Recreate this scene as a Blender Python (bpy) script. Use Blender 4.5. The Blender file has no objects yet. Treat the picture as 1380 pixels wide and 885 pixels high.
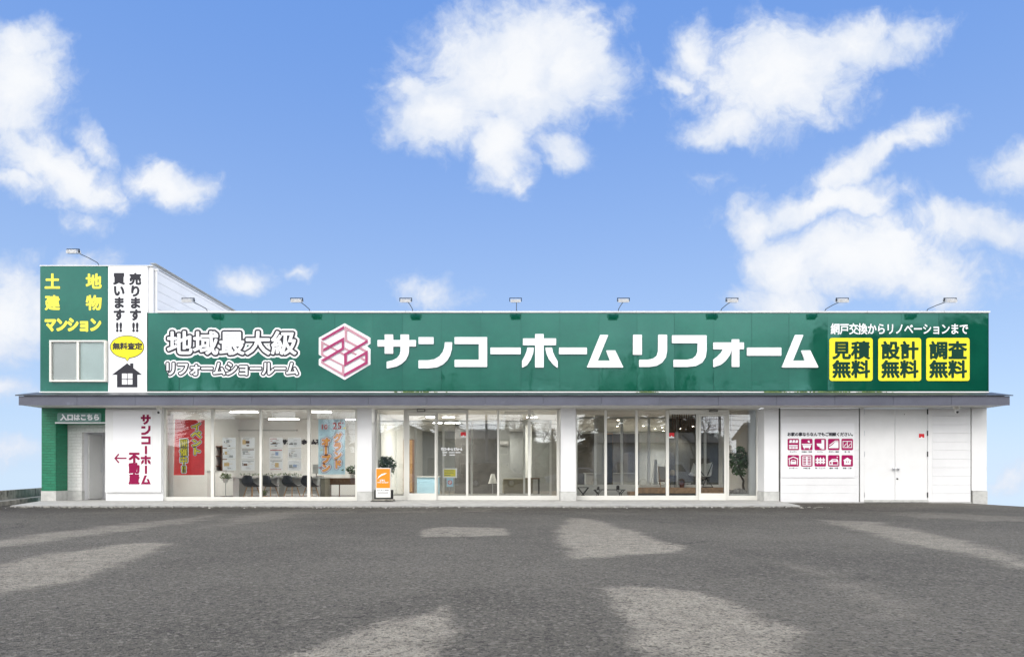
import bpy, bmesh, math, random
from mathutils import Vector, Matrix
from mathutils.geometry import delaunay_2d_cdt
R = math.radians
random.seed(7)
SC = bpy.context.scene
COL = SC.collection

# ------------------------------------------------------------------ measures
F, EYE, VX, HY = 920.0, 0.87, 693.0, 640.0
D = F / 43.0                                   # camera to facade
def fx(px, d=D): return (px - VX) * d / F
def fz(py, d=D): return EYE + (HY - py) * d / F
def gxy(px, py):                               # a point of the ground
    d = F * EYE / (py - HY)
    return ((px - VX) * d / F, d - D)

# ------------------------------------------------------------------ camera
cam = bpy.data.cameras.new('camera'); co = bpy.data.objects.new('camera', cam); COL.objects.link(co)
co.location = (0, -D, EYE); co.rotation_euler = (R(90), 0, 0)
cam.sensor_width = 36; cam.lens = F / 1380 * 36
cam.shift_x = -3 / 1380; cam.shift_y = 197.5 / 1380
cam.clip_start = 0.1; cam.clip_end = 2000
SC.camera = co

# ------------------------------------------------------------------ view, world, sun
SC.view_settings.view_transform = 'Standard'; SC.view_settings.look = 'None'
SC.view_settings.gamma = 1; SC.view_settings.use_curve_mapping = False
SC.view_settings.exposure = 0.28
SC.render.engine = 'CYCLES'
SC.cycles.use_denoising = True
SC.cycles.max_bounces = 8; SC.cycles.transparent_max_bounces = 24
SC.cycles.sample_clamp_indirect = 6
SUN_EL, SUN_AZ = 38.0, 28.0                    # elevation; degrees the sun stands left of straight behind the camera
W = bpy.data.worlds.new('World'); SC.world = W; W.use_nodes = True
class NT:
    def __init__(s, nt): s.nt = nt; s.N = nt.nodes; s.L = nt.links
    def new(s, t, **kw):
        n = s.N.new(t)
        for k, v in kw.items(): setattr(n, k, v)
        return n
    def set(s, sock, v):
        if hasattr(v, 'links') or isinstance(v, bpy.types.NodeSocket): s.L.new(v, sock)
        else: sock.default_value = v
    def math(s, op, a, b=None, c=None, clamp=False):
        n = s.new('ShaderNodeMath', operation=op, use_clamp=clamp)
        for i, v in enumerate((a, b, c)):
            if v is not None: s.set(n.inputs[i], v)
        return n.outputs[0]
    def vmath(s, op, a, b=None):
        n = s.new('ShaderNodeVectorMath', operation=op)
        s.set(n.inputs[0], a)
        if b is not None: s.set(n.inputs[1], b)
        return n.outputs['Value'] if op in ('LENGTH', 'DOT_PRODUCT') else n.outputs[0]
    def maprange(s, v, a, b, c=0.0, d=1.0, t='SMOOTHSTEP'):
        n = s.new('ShaderNodeMapRange', interpolation_type=t)
        s.set(n.inputs[0], v)
        for i, x in enumerate((a, b, c, d)): n.inputs[i + 1].default_value = x
        return n.outputs[0]
    def mix(s, f, a, b, blend='MIX'):
        n = s.new('ShaderNodeMix', data_type='RGBA', blend_type=blend)
        s.set(n.inputs[0], f)
        for sock, v in ((n.inputs[6], a), (n.inputs[7], b)):
            s.set(sock, v if not isinstance(v, tuple) else (*v[:3], 1))
        return n.outputs[2]
    def noise(s, vec, scale, detail=4, rough=0.55, dist=0.0, out=0):
        n = s.new('ShaderNodeTexNoise')
        if vec is not None: s.L.new(vec, n.inputs['Vector'])
        n.inputs['Scale'].default_value = scale; n.inputs['Detail'].default_value = detail
        n.inputs['Roughness'].default_value = rough; n.inputs['Distortion'].default_value = dist
        return n.outputs[out]

g = NT(W.node_tree)
for n in list(g.N): g.N.remove(n)
out = g.new('ShaderNodeOutputWorld'); bg = g.new('ShaderNodeBackground')
bg.inputs['Strength'].default_value = 0.1
g.L.new(bg.outputs[0], out.inputs[0])
tc = g.new('ShaderNodeTexCoord'); DIR = tc.outputs['Generated']
sep = g.new('ShaderNodeSeparateXYZ'); g.L.new(DIR, sep.inputs[0])
sx, sy, sz = sep.outputs
cmb = g.new('ShaderNodeCombineXYZ')
g.L.new(sx, cmb.inputs[0]); g.L.new(sy, cmb.inputs[1]); g.L.new(g.math('MAXIMUM', sz, 0.012), cmb.inputs[2])
sky = g.new('ShaderNodeTexSky', sky_type='NISHITA')
sky.sun_disc = False; sky.sun_elevation = R(SUN_EL); sky.sun_rotation = R(180 + SUN_AZ)
sky.air_density = 1.0; sky.dust_density = 0.4; sky.ozone_density = 2.0
g.L.new(g.vmath('NORMALIZE', cmb.outputs[0]), sky.inputs[0])
skyc = g.mix(1.0, sky.outputs[0], (1.10, 1.0, 1.08), 'MULTIPLY')
# air brightening towards the horizon
hz = g.maprange(sz, 0.0, 0.62, 1.0, 0.0, 'LINEAR')
hz = g.math('POWER', hz, 1.6)
SKY_TOP, SKY_LOW = (1.4, 3.0, 7.1), (5.1, 6.75, 8.7)
skyg = g.mix(hz, SKY_TOP, SKY_LOW)
skyc = g.mix(0.86, skyc, skyg)
# cumulus of the northern sky, laid out by direction (tangent of azimuth, tangent of elevation)
ysafe = g.math('MAXIMUM', sy, 0.08)
uv = g.new('ShaderNodeCombineXYZ')
g.L.new(g.math('DIVIDE', sx, ysafe), uv.inputs[0]); g.L.new(g.math('DIVIDE', sz, ysafe), uv.inputs[1])
UV = uv.outputs[0]
warp = g.noise(UV, 5.0, 5, 0.6, out=1)
wv = g.vmath('SCALE', g.vmath('SUBTRACT', warp, (0.5, 0.5, 0.5)))
wv.node.inputs['Scale'].default_value = 0.14
UVW = g.vmath('ADD', UV, wv)
CL = [  # px, py, rx, ry, turn, weight
 (690,95,185,120,-8,1.15),(600,150,105,80,28,1.1),(670,200,60,80,12,1.0),(770,85,80,95,0,1.05),(755,195,55,36,20,.62),(570,110,55,50,0,.75),
 (1055,100,145,95,0,1.1),(1140,60,130,62,-12,.9),(985,155,70,34,-15,.7),(950,60,48,52,0,.7),(915,95,40,20,0,.5),(1225,40,70,36,0,.6),
 (1190,210,150,38,-22,.82),(1020,292,52,50,25,.85),(1110,275,150,34,-4,.78),(1330,312,125,44,6,.95),
 (1150,350,165,70,6,1.15),(1075,360,85,78,0,1.1),(1060,408,90,50,0,1.0),(1250,378,130,56,8,.85),(1375,230,70,40,-22,.75),
 (18,115,85,95,0,.95),(30,62,70,45,10,.8),(75,220,125,52,27,1.0),(128,190,50,30,35,.6),(235,240,78,42,18,.92),(15,240,60,26,8,.6),
 (10,420,95,95,0,1.0),(60,400,70,60,0,.85),(120,352,60,26,0,.6),(5,530,60,30,0,.6),(118,292,44,24,20,.45),
 (338,388,48,20,-15,.5),(400,377,28,16,0,.5),(575,398,80,32,5,.5),(690,250,30,26,20,.5),(965,235,30,22,0,.42),(15,612,90,20,0,.45),(1350,640,120,22,0,.4)]
acc = None
for (px, py, rx, ry, a, w) in CL:
    m = g.new('ShaderNodeMapping', vector_type='TEXTURE')
    g.L.new(UVW, m.inputs[0])
    m.inputs['Location'].default_value = ((px - VX) / F, (HY - py) / F, 0)
    m.inputs['Rotation'].default_value = (0, 0, R(-a))
    m.inputs['Scale'].default_value = (rx / F, ry / F, 1)
    b = g.math('MULTIPLY_ADD', g.vmath('LENGTH', m.outputs[0]), -w, w)
    acc = b if acc is None else g.math('MAXIMUM', acc, b)
fb = g.noise(UV, 6.0, 12, 0.66, 0.5)
fine_ = g.noise(UVW, 15.0, 10, 0.62, 0.4)
dens = g.math('MULTIPLY_ADD', g.math('SUBTRACT', fb, 0.5), 1.0, g.math('MULTIPLY', acc, 1.3))
dens = g.math('MULTIPLY_ADD', g.math('SUBTRACT', fine_, 0.5), 1.15, dens)
wisp = g.noise(UVW, 42.0, 6, 0.6, 0.3)
dens = g.math('MULTIPLY_ADD', g.math('SUBTRACT', wisp, 0.5), 0.45, dens)
alpha = g.maprange(dens, -0.05, 0.74)
front = g.maprange(sy, 0.10, 0.30)
alpha = g.math('MULTIPLY', g.math('MULTIPLY', alpha, 0.97), front)
fb2 = g.noise(UVW, 4.0, 6, 0.6)
shade = g.maprange(g.math('ADD', g.math('MULTIPLY', dens, 0.42), fb2), 0.50, 1.10)
cloudc = g.mix(shade, (5.6, 6.3, 7.6), (8.0, 8.1, 8.25))
skyf = g.mix(alpha, skyc, cloudc)
# high bright overcast over the southern half, behind the camera
ob = g.noise(DIR, 2.2, 7, 0.6, 0.3)
overc = g.mix(g.maprange(ob, 0.35, 0.7), (13.5, 13.6, 14.0), (21.5, 21.0, 20.0))
overc = g.mix(1.0, overc, g.mix(g.maprange(sz, .055, .13), (2.7, 2.7, 2.75), (1.0, 1.0, 1.0)), 'MULTIPLY')  # low band of sky brightened for the window reflections
sign_sky_band = g.maprange(sz, .135, .225)  # added sky band, dim low and bright high, shaping the sign's reflection
overc = g.mix(1.0, overc, g.mix(sign_sky_band, (.66, .68, .69), (1.06, 1.07, 1.09)), 'MULTIPLY')
back = g.maprange(sy, 0.28, -0.12)
skyf = g.mix(back, skyf, overc)
g.L.new(skyf, bg.inputs['Color'])
W.cycles.sampling_method = 'MANUAL'; W.cycles.sample_map_resolution = 512

sl = bpy.data.lights.new('sun', 'SUN'); so = bpy.data.objects.new('sun', sl); COL.objects.link(so)
sl.energy = 1.1; sl.angle = R(24); sl.color = (1.0, 0.96, 0.90)
so.rotation_euler = (R(90 - SUN_EL), 0, R(-SUN_AZ))     # shines from behind the camera, from the left

# ------------------------------------------------------------------ materials
MATS = {}
def mat(name, col, rough=0.6, metal=0.0, var=0.0, vscale=3.0, bump=0.0, bscale=40.0, spec=0.5, coat=0.0, emit=None, estr=0.0, stain=None):
    m = bpy.data.materials.new(name); m.use_nodes = True; MATS[name] = m
    t = NT(m.node_tree); p = t.N['Principled BSDF']
    p.inputs['Roughness'].default_value = rough; p.inputs['Metallic'].default_value = metal
    p.inputs['Specular IOR Level'].default_value = spec; p.inputs['Coat Weight'].default_value = coat
    tcn = t.new('ShaderNodeTexCoord').outputs['Object']
    c = (*col, 1)
    if var > 0:
        n = t.noise(tcn, vscale, 6, 0.6)
        hi = tuple(min(1, x * (1 + var)) for x in col); lo = tuple(x * (1 - var) for x in col)
        c = t.mix(t.maprange(n, 0.3, 0.7), lo, hi)
    if stain:
        n2 = t.noise(tcn, stain[1], 8, 0.65, 0.4)
        c = t.mix(t.maprange(n2, stain[2], stain[2] + 0.15), c, stain[0])
    t.set(p.inputs['Base Color'], c)
    if bump > 0:
        b = t.new('ShaderNodeBump'); b.inputs['Strength'].default_value = bump; b.inputs['Distance'].default_value = 0.02
        t.L.new(t.noise(tcn, bscale, 5, 0.6), b.inputs['Height']); t.L.new(b.outputs[0], p.inputs['Normal'])
    if emit:
        p.inputs['Emission Color'].default_value = (*emit, 1); p.inputs['Emission Strength'].default_value = estr
    return m
def glass(name, tint, refl):
    m = bpy.data.materials.new(name); m.use_nodes = True; MATS[name] = m
    t = NT(m.node_tree); t.N.remove(t.N['Principled BSDF']); o = t.N['Material Output']
    tr = t.new('ShaderNodeBsdfTransparent'); tr.inputs[0].default_value = (*tint, 1)
    gl = t.new('ShaderNodeBsdfGlossy'); gl.inputs['Roughness'].default_value = 0.0
    fr = t.new('ShaderNodeFresnel'); fr.inputs[0].default_value = 1.5
    mx = t.new('ShaderNodeMixShader')
    t.L.new(t.math('ADD', fr.outputs[0], refl, clamp=True), mx.inputs[0])
    t.L.new(tr.outputs[0], mx.inputs[1]); t.L.new(gl.outputs[0], mx.inputs[2]); t.L.new(mx.outputs[0], o.inputs[0])
    return m
M = MATS
mat('white_siding', (.78, .78, .79), .45, var=.03, vscale=1.5, bump=.02)
mat('white_paint', (.80, .80, .80), .5, var=.025, vscale=2)
mat('offwhite_frame', (.74, .73, .68), .38, var=.02, vscale=4)
mat('grey_plinth', (.52, .52, .50), .8, var=.12, vscale=5, bump=.15, stain=((.28, .27, .24), 2.5, .60))
mat('concrete_dirty', (.24, .23, .20), .9, var=.3, vscale=3, bump=.4, bscale=25, stain=((.06, .055, .045), 1.6, .52))
mat('fascia_metal', (.105, .11, .145), .38, metal=.3, var=.12, vscale=1.2, stain=((.16, .168, .21), 2.0, .62))
mat('roof_metal', (.055, .06, .07), .4, metal=.4, var=.35, vscale=3, stain=((.20, .21, .18), 3.5, .60))
mat('soffit_white', (.66, .65, .63), .7, var=.03)
mat('trim_grey', (.62, .63, .64), .4, metal=.3, var=.06)
mat('dark_joint', (.02, .02, .02), .8)
mat('letter_white', (.86, .87, .90), .4)
mat('letter_dark', (.036, .036, .046), .5, spec=.15)
mat('letter_green', (.006, .045, .030), .6, spec=.12)
mat('sign_yellow', (.86, .78, .035), .5, spec=.15)
mat('yellow_vinyl', (.86, .78, .10), .5, spec=.15)
mat('wine_red', (.27, .008, .065), .5, spec=.15)
mat('logo_pink', (.36, .05, .15), .5, spec=.15)
mat('logo_rose', (.52, .28, .34), .5, spec=.15)
mat('banner_red', (.80, .050, .055), .6, var=.12, vscale=2)
mat('banner_blue', (.62, .83, .94), .6, var=.12, vscale=3)
mat('paper_white', (.88, .88, .88), .7)
mat('paper_ink', (.18, .16, .15), .7)
mat('paper_orange', (.72, .52, .25), .7)
mat('paper_red', (.62, .22, .20), .7)
mat('paper_blue', (.35, .45, .65), .7)
mat('orange_letter', (.80, .33, .04), .5)
mat('red_letter', (.62, .03, .03), .5)
mat('magenta', (.36, .006, .10), .5, spec=.15)
mat('sticker_red', (.66, .01, .02), .4)
mat('orange_panel', (.78, .26, .012), .38)
mat('sky_blue', (.42, .66, .82), .6)
mat('leaf_green', (.075, .15, .055), .45, var=.45, vscale=9)
mat('leaf_dark', (.035, .085, .034), .4, var=.5, vscale=9)
mat('leaf_light', (.13, .19, .06), .5, var=.4, vscale=9)
mat('bark', (.055, .04, .03), .9, var=.3, bump=.5)
mat('grey_bark', (.10, .085, .07), .9, var=.3, bump=.5)
mat('chair_black', (.018, .020, .026), .5)
mat('black_metal', (.014, .014, .015), .4, metal=.2)
mat('oak', (.48, .27, .11), .5, var=.2, vscale=14)
mat('walnut', (.16, .075, .035), .5, var=.3, vscale=10)
mat('deck_wood', (.47, .27, .125), .55, var=.25, vscale=8)
mat('canvas_white', (.82, .80, .76), .8, var=.06, bump=.2)
mat('canvas_tan', (.50, .42, .29), .8)
mat('taupe_fabric', (.27, .25, .19), .85, var=.08, bump=.2)
mat('inner_white', (.72, .72, .70), .6, var=.02)
mat('panel_white', (.84, .84, .86), .4)
mat('inner_grey', (.42, .43, .42), .7, var=.04)
mat('inner_taupe', (.12, .115, .10), .7, var=.15)
mat('inner_dark', (.09, .085, .08), .6, var=.2)
mat('inner_floor', (.30, .27, .23), .3, var=.1, vscale=2)
mat('wood_floor', (.26, .20, .15), .35, var=.15, vscale=5)
mat('grey_carpet', (.20, .19, .19), .9, var=.1, vscale=20)
mat('stone', (.42, .40, .38), .85, var=.25, vscale=9, bump=.5, bscale=18)
mat('steel', (.55, .56, .58), .3, metal=.9, var=.05)
mat('lamp_housing', (.66, .67, .69), .4, metal=.15, var=.1, vscale=12)
mat('lamp_lens', (.05, .055, .06), .12)
mat('flood_lens', (.30, .31, .33), .15)
mat('tube_light', (.9, .9, .9), .5, emit=(1, .97, .92), estr=22.0)
mat('warm_spot', (.9, .9, .8), .5, emit=(1, .90, .72), estr=30.0)
mat('apron_tile', (.36, .355, .34), .85, var=.14, vscale=4, bump=.25, stain=((.22, .215, .20), 1.3, .58))
mat('house_cream', (.46, .43, .36), .8, var=.06)
mat('house_grey', (.20, .20, .20), .8, var=.1)
mat('house_white', (.55, .55, .54), .8, var=.05)
mat('roof_slate', (.06, .065, .075), .6, var=.2)
mat('house_brick', (.19, .075, .055), .8, var=.2)
mat('pane_dark', (.03, .035, .04), .08)
mat('car_navy', (.012, .018, .035), .2, coat=.8)
mat('car_silver', (.45, .46, .47), .3, metal=.5, coat=.6)
mat('car_white', (.72, .72, .72), .3, coat=.6)
mat('rubber', (.02, .02, .02), .8)
mat('tail_red', (.4, .01, .01), .3)
mat('pole_concrete', (.30, .30, .29), .9, var=.1)
mat('road_asphalt', (.05, .05, .05), .9, var=.2, bump=.3)
mat('paint_line', (.7, .7, .68), .7, var=.1)
mat('grass', (.06, .085, .03), .9, var=.4, vscale=2)
glass('shop_glass', (.985, .995, .99), .055)
glass('office_glass', (.99, 1, .995), .012)
glass('inner_glass', (.95, .96, .955), .0)

def green_panel_mat():
    m = mat('sign_green', (.004, .105, .058), .10, spec=1.0)
    t = NT(m.node_tree); p = t.N['Principled BSDF']; p.inputs['Specular Tint'].default_value = (.46, 1.0, .97, 1)
    tcn = t.new('ShaderNodeTexCoord').outputs['Object']
    n = t.noise(tcn, .8, 4, .6)
    c = t.mix(t.maprange(n, .3, .7), (.0012, .060, .034), (.0026, .080, .045))
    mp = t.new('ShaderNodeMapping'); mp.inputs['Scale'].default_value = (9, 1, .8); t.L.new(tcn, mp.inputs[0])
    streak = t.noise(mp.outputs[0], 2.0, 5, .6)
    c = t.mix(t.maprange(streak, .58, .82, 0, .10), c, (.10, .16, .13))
    t.L.new(c, p.inputs['Base Color'])
    b = t.new('ShaderNodeBump'); b.inputs['Strength'].default_value = .05; b.inputs['Distance'].default_value = .06
    t.L.new(t.noise(tcn, 1.6, 2, .5), b.inputs['Height']); t.L.new(b.outputs[0], p.inputs['Normal'])
    t.L.new(t.maprange(t.noise(tcn, 1.2, 6, .6), .3, .75, .03, .10), p.inputs['Roughness'])
green_panel_mat()

def brick_mat(name, c1, c2, cm, sx, sz):
    m = mat(name, c1, .55); t = NT(m.node_tree); p = t.N['Principled BSDF']
    tcn = t.new('ShaderNodeTexCoord').outputs['Object']
    s = t.new('ShaderNodeSeparateXYZ'); t.L.new(tcn, s.inputs[0])
    cb = t.new('ShaderNodeCombineXYZ'); t.L.new(t.math('ADD', s.outputs[0], s.outputs[1]), cb.inputs[0]); t.L.new(s.outputs[2], cb.inputs[1])
    br = t.new('ShaderNodeTexBrick'); t.L.new(cb.outputs[0], br.inputs['Vector'])
    br.inputs['Color1'].default_value = (*c1, 1); br.inputs['Color2'].default_value = (*c2, 1); br.inputs['Mortar'].default_value = (*cm, 1)
    br.inputs['Scale'].default_value = 1; br.inputs['Brick Width'].default_value = sx; br.inputs['Row Height'].default_value = sz
    br.inputs['Mortar Size'].default_value = .006; br.inputs['Mortar Smooth'].default_value = .3
    n = t.noise(tcn, 18, 6, .65)
    t.L.new(t.mix(t.maprange(n, .35, .75, 0, .35), br.outputs['Color'], tuple(min(1, x * 1.5 + .01) for x in c1)), p.inputs['Base Color'])
    b = t.new('ShaderNodeBump'); b.inputs['Strength'].default_value = .9; b.inputs['Distance'].default_value = .012
    t.L.new(t.math('SUBTRACT', t.math('MULTIPLY', n, .6), br.outputs['Fac']), b.inputs['Height']); t.L.new(b.outputs[0], p.inputs['Normal'])
brick_mat('green_brick', (.006, .15, .075), (.008, .19, .10), (.004, .10, .05), .24, .085)
brick_mat('white_brick', (.76, .75, .73), (.80, .79, .77), (.62, .61, .59), .28, .10)

def asphalt_mat():
    m = mat('asphalt', (.08, .078, .075), .9); t = NT(m.node_tree); p = t.N['Principled BSDF']
    tcn = t.new('ShaderNodeTexCoord').outputs['Object']
    s = t.new('ShaderNodeSeparateXYZ'); t.L.new(tcn, s.inputs[0])
    big = t.noise(tcn, .22, 5, .6); mid = t.noise(tcn, 1.4, 6, .65, .3); fine = t.noise(tcn, 60, 5, .75)
    c = t.mix(t.maprange(big, .33, .67), (.120, .109, .090), (.184, .168, .138))
    c = t.mix(t.maprange(mid, .35, .75, 0, .5), c, (.205, .187, .158))
    patches = [  # outlines of older paler paving, where they lie on the lot
        ([(566,713),(598,709),(684,711),(684,721),(570,723)], .05, .9),
        ([(746,713),(770,697),(800,699),(922,738),(905,744),(770,753)], .10, 1.0),
        ([(810,793),(840,790),(950,796),(1088,850),(1060,885),(868,885)], .06, 1.0),
        ([(-30,772),(60,746),(190,730),(244,731),(120,776),(-30,806)], .12, .9),
        ([(-40,728),(110,712),(230,696),(305,689),(260,703),(120,722),(-40,741)], .18, .75),
        ([(360,890),(470,850),(600,818),(610,828),(582,890)], .06, 1.0),
        ([(1072,699),(1180,703),(1290,725),(1400,757),(1400,774),(1270,742),(1130,713)], .14, .85),
        ([(1170,689),(1260,690),(1390,697),(1390,703),(1250,698)], .25, .55),
        ([(286,709),(350,690),(430,682),(365,702)], .22, .6),
        ([(350,690),(480,682),(700,684),(700,689),(460,692)], .25, .45),
        ([(1050,757),(1110,768),(1260,832),(1200,828)], .18, .4)]
    wob = t.math('SUBTRACT', t.noise(tcn, 1.3, 9, .72, .3), .5)
    grit_ = t.math('SUBTRACT', t.noise(tcn, 22, 5, .7), .5)
    acc = None
    for pts, soft, w in patches:
        P = [gxy(*q) for q in pts]
        area = sum(P[i][0] * P[(i + 1) % len(P)][1] - P[(i + 1) % len(P)][0] * P[i][1] for i in range(len(P)))
        sg = 1 if area > 0 else -1
        dist = None
        for i in range(len(P)):
            (x0, y0), (x1, y1) = P[i], P[(i + 1) % len(P)]
            l = math.hypot(x1 - x0, y1 - y0); nx, ny = sg * (y1 - y0) / l, -sg * (x1 - x0) / l
            dp = t.math('SUBTRACT', t.vmath('DOT_PRODUCT', tcn, (nx, ny, 0)), nx * x0 + ny * y0)
            dist = dp if dist is None else t.math('MAXIMUM', dist, dp)
        dist = t.math('MULTIPLY_ADD', grit_, .22 + soft, t.math('MULTIPLY_ADD', wob, soft * 6 + .25, dist))
        mk = t.maprange(dist, soft * 1.1, -soft * 1.1 - .05, 0, w)
        acc = mk if acc is None else t.math('MAXIMUM', acc, mk)
    wear = t.math('MULTIPLY', acc, t.maprange(t.noise(tcn, 5, 8, .8), .30, .66, .35, 1.0))
    c = t.mix(wear, c, (.50, .45, .365))
    # grit: pale and dark stones
    vor = t.new('ShaderNodeTexVoronoi'); vor.inputs['Scale'].default_value = 92; t.L.new(tcn, vor.inputs['Vector'])
    sv = t.new('ShaderNodeSeparateColor'); t.L.new(vor.outputs['Color'], sv.inputs[0])
    c = t.mix(t.maprange(sv.outputs[0], .72, 1.0, 0, .38), c, (.29, .27, .24))
    c = t.mix(t.maprange(sv.outputs[1], .70, 1.0, 0, .6), c, (.030, .029, .028))
    c = t.mix(t.maprange(fine, .45, .66, .0, .5), c, (.040, .037, .032))
    dark_zone = t.math('MULTIPLY', t.maprange(t.math('MULTIPLY_ADD', wob, 7.0, s.outputs[1]), -13.5, -4.5), t.maprange(t.noise(tcn, .35, 4, .6), .3, .6, .25, .62))  # asphalt darker towards the building, broken up by noise
    c = t.mix(dark_zone, c, (.055, .049, .041))
    wn_ = t.new('ShaderNodeVectorMath', operation='MULTIPLY_ADD'); t.L.new(t.noise(tcn, .9, 6, .7, out=1), wn_.inputs[0]); wn_.inputs[1].default_value = (1.6, 1.6, 0); t.L.new(tcn, wn_.inputs[2])
    ck = t.new('ShaderNodeTexVoronoi', feature='DISTANCE_TO_EDGE'); ck.inputs['Scale'].default_value = .16; t.L.new(wn_.outputs[0], ck.inputs['Vector'])
    crack = t.math('MULTIPLY', t.maprange(ck.outputs[0], .0035, .0012), t.maprange(t.noise(tcn, .3, 3, .5), .47, .60))
    c = t.mix(t.math('MULTIPLY', crack, .75), c, (.022, .02, .018))
    v2 = t.new('ShaderNodeTexVoronoi'); v2.inputs['Scale'].default_value = 46; t.L.new(tcn, v2.inputs['Vector'])
    s2 = t.new('ShaderNodeSeparateColor'); t.L.new(v2.outputs['Color'], s2.inputs[0])
    c = t.mix(t.maprange(s2.outputs[0], .72, 1.0, 0, .55), c, (.028, .025, .022)); c = t.mix(t.maprange(s2.outputs[1], .76, 1.0, 0, .5), c, (.32, .295, .25))
    # broken dirty margin along the paved apron
    foot = t.maprange(t.math('MULTIPLY_ADD', wob, 4.0, s.outputs[1]), -6.6, -3.9)
    fxm = t.math('MULTIPLY', t.maprange(s.outputs[0], -15, -13.4), t.maprange(s.outputs[0], 13.5, 8.0))
    c = t.mix(t.math('MULTIPLY', t.math('MULTIPLY', foot, fxm), t.maprange(t.noise(tcn, 3.5, 7, .75), .34, .60, .92, .25)), c, (.030, .025, .019))
    t.L.new(c, p.inputs['Base Color'])
    b = t.new('ShaderNodeBump'); b.inputs['Strength'].default_value = .9; b.inputs['Distance'].default_value = .016
    hgt = t.math('ADD', t.math('MULTIPLY', vor.outputs['Distance'], -1.0), t.math('MULTIPLY', fine, 1.4))
    t.L.new(hgt, b.inputs['Height']); t.L.new(b.outputs[0], p.inputs['Normal'])
    p.inputs['Specular IOR Level'].default_value = .3
asphalt_mat()

# ------------------------------------------------------------------ mesh helpers
class MB:
    def __init__(s): s.v = []; s.f = []; s.m = []
    def face(s, pts, m=0):
        i = len(s.v); s.v += [tuple(p) for p in pts]; s.f.append(tuple(range(i, i + len(pts)))); s.m.append(m); return s
    def box(s, x0, x1, y0, y1, z0, z1, m=0):
        i = len(s.v)
        s.v += [(x, y, z) for z in (z0, z1) for y in (y0, y1) for x in (x0, x1)]
        for q in ((0,2,3,1),(4,5,7,6),(0,1,5,4),(2,6,7,3),(0,4,6,2),(1,3,7,5)):
            s.f.append(tuple(i + k for k in q)); s.m.append(m)
        return s
    def prism(s, pts, y0, y1, m=0, axis='y'):     # outline in the xz plane (or yz for axis x, xy for axis z)
        n = len(pts); i = len(s.v)
        mk = {'y': lambda p, t: (p[0], t, p[1]), 'x': lambda p, t: (t, p[0], p[1]), 'z': lambda p, t: (p[0], p[1], t)}[axis]
        s.v += [mk(p, y0) for p in pts] + [mk(p, y1) for p in pts]
        s.f.append(tuple(range(i, i + n))); s.m.append(m)
        s.f.append(tuple(range(i + 2 * n - 1, i + n - 1, -1))); s.m.append(m)
        for k in range(n):
            k2 = (k + 1) % n
            s.f.append((i + k, i + n + k, i + n + k2, i + k2)); s.m.append(m)
        return s
    def tube(s, a, b, r0, r1=None, n=8, m=0, caps=True):
        r1 = r0 if r1 is None else r1
        a, b = Vector(a), Vector(b); ax = (b - a).normalized()
        u = ax.orthogonal().normalized(); w = ax.cross(u); i = len(s.v)
        for c, r in ((a, r0), (b, r1)):
            for k in range(n):
                t = 2 * math.pi * k / n; s.v.append(tuple(c + (u * math.cos(t) + w * math.sin(t)) * r))
        for k in range(n):
            s.f.append((i + k, i + (k + 1) % n, i + n + (k + 1) % n, i + n + k)); s.m.append(m)
        if caps:
            s.f.append(tuple(range(i + n - 1, i - 1, -1))); s.m.append(m); s.f.append(tuple(range(i + n, i + 2 * n))); s.m.append(m)
        return s
    def path(s, pts, r, n=6, m=0):
        for a, b in zip(pts, pts[1:]): s.tube(a, b, r, r, n, m)
        return s
    def lathe(s, c, prof, n=16, m=0):
        i = len(s.v)
        for (r, z) in prof:
            for k in range(n):
                t = 2 * math.pi * k / n; s.v.append((c[0] + r * math.cos(t), c[1] + r * math.sin(t), c[2] + z))
        for j in range(len(prof) - 1):
            for k in range(n):
                a, b = i + j * n + k, i + j * n + (k + 1) % n
                s.f.append((a, b, b + n, a + n)); s.m.append(m)
        return s
    def build(s, name, mats, parent=None, smooth=False, local=False, bevel=0.0):
        me = bpy.data.meshes.new(name)
        off = Vector((0, 0, 0))
        if parent is not None and not local:
            p = parent
            while p is not None: off += p.location; p = p.parent
        me.from_pydata([tuple(Vector(v) - off) for v in s.v], [], s.f)
        if not isinstance(mats, (list, tuple)): mats = [mats]
        for m in mats: me.materials.append(M[m] if isinstance(m, str) else m)
        me.polygons.foreach_set('material_index', s.m)
        bm = bmesh.new(); bm.from_mesh(me); bmesh.ops.recalc_face_normals(bm, faces=bm.faces); bm.to_mesh(me); bm.free()
        if smooth:
            for q in me.polygons: q.use_smooth = True
        o = bpy.data.objects.new(name, me); COL.objects.link(o)
        if parent is not None: o.parent = parent
        if bevel > 0:
            b = o.modifiers.new('bevel', 'BEVEL'); b.width = bevel; b.segments = 2; b.limit_method = 'ANGLE'
        return o
def tag(o, label=None, cat=None, group=None, kind=None):
    if label: o['label'] = label
    if cat: o['category'] = cat
    if group: o['group'] = group
    if kind: o['kind'] = kind
    return o
def thing(name, loc, label, cat, group=None, rz=0):
    o = bpy.data.objects.new(name, None); COL.objects.link(o); o.location = loc; o.rotation_euler = (0, 0, rz)
    o.empty_display_size = .1
    return tag(o, label, cat, group)
def children(o): return [c for c in COL.objects if c.parent == o]
def copy_tree(o, parent=None):
    kids = children(o)
    c = o.copy(); COL.objects.link(c); c.parent = parent
    for k in kids: copy_tree(k, c)
    return c

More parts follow.
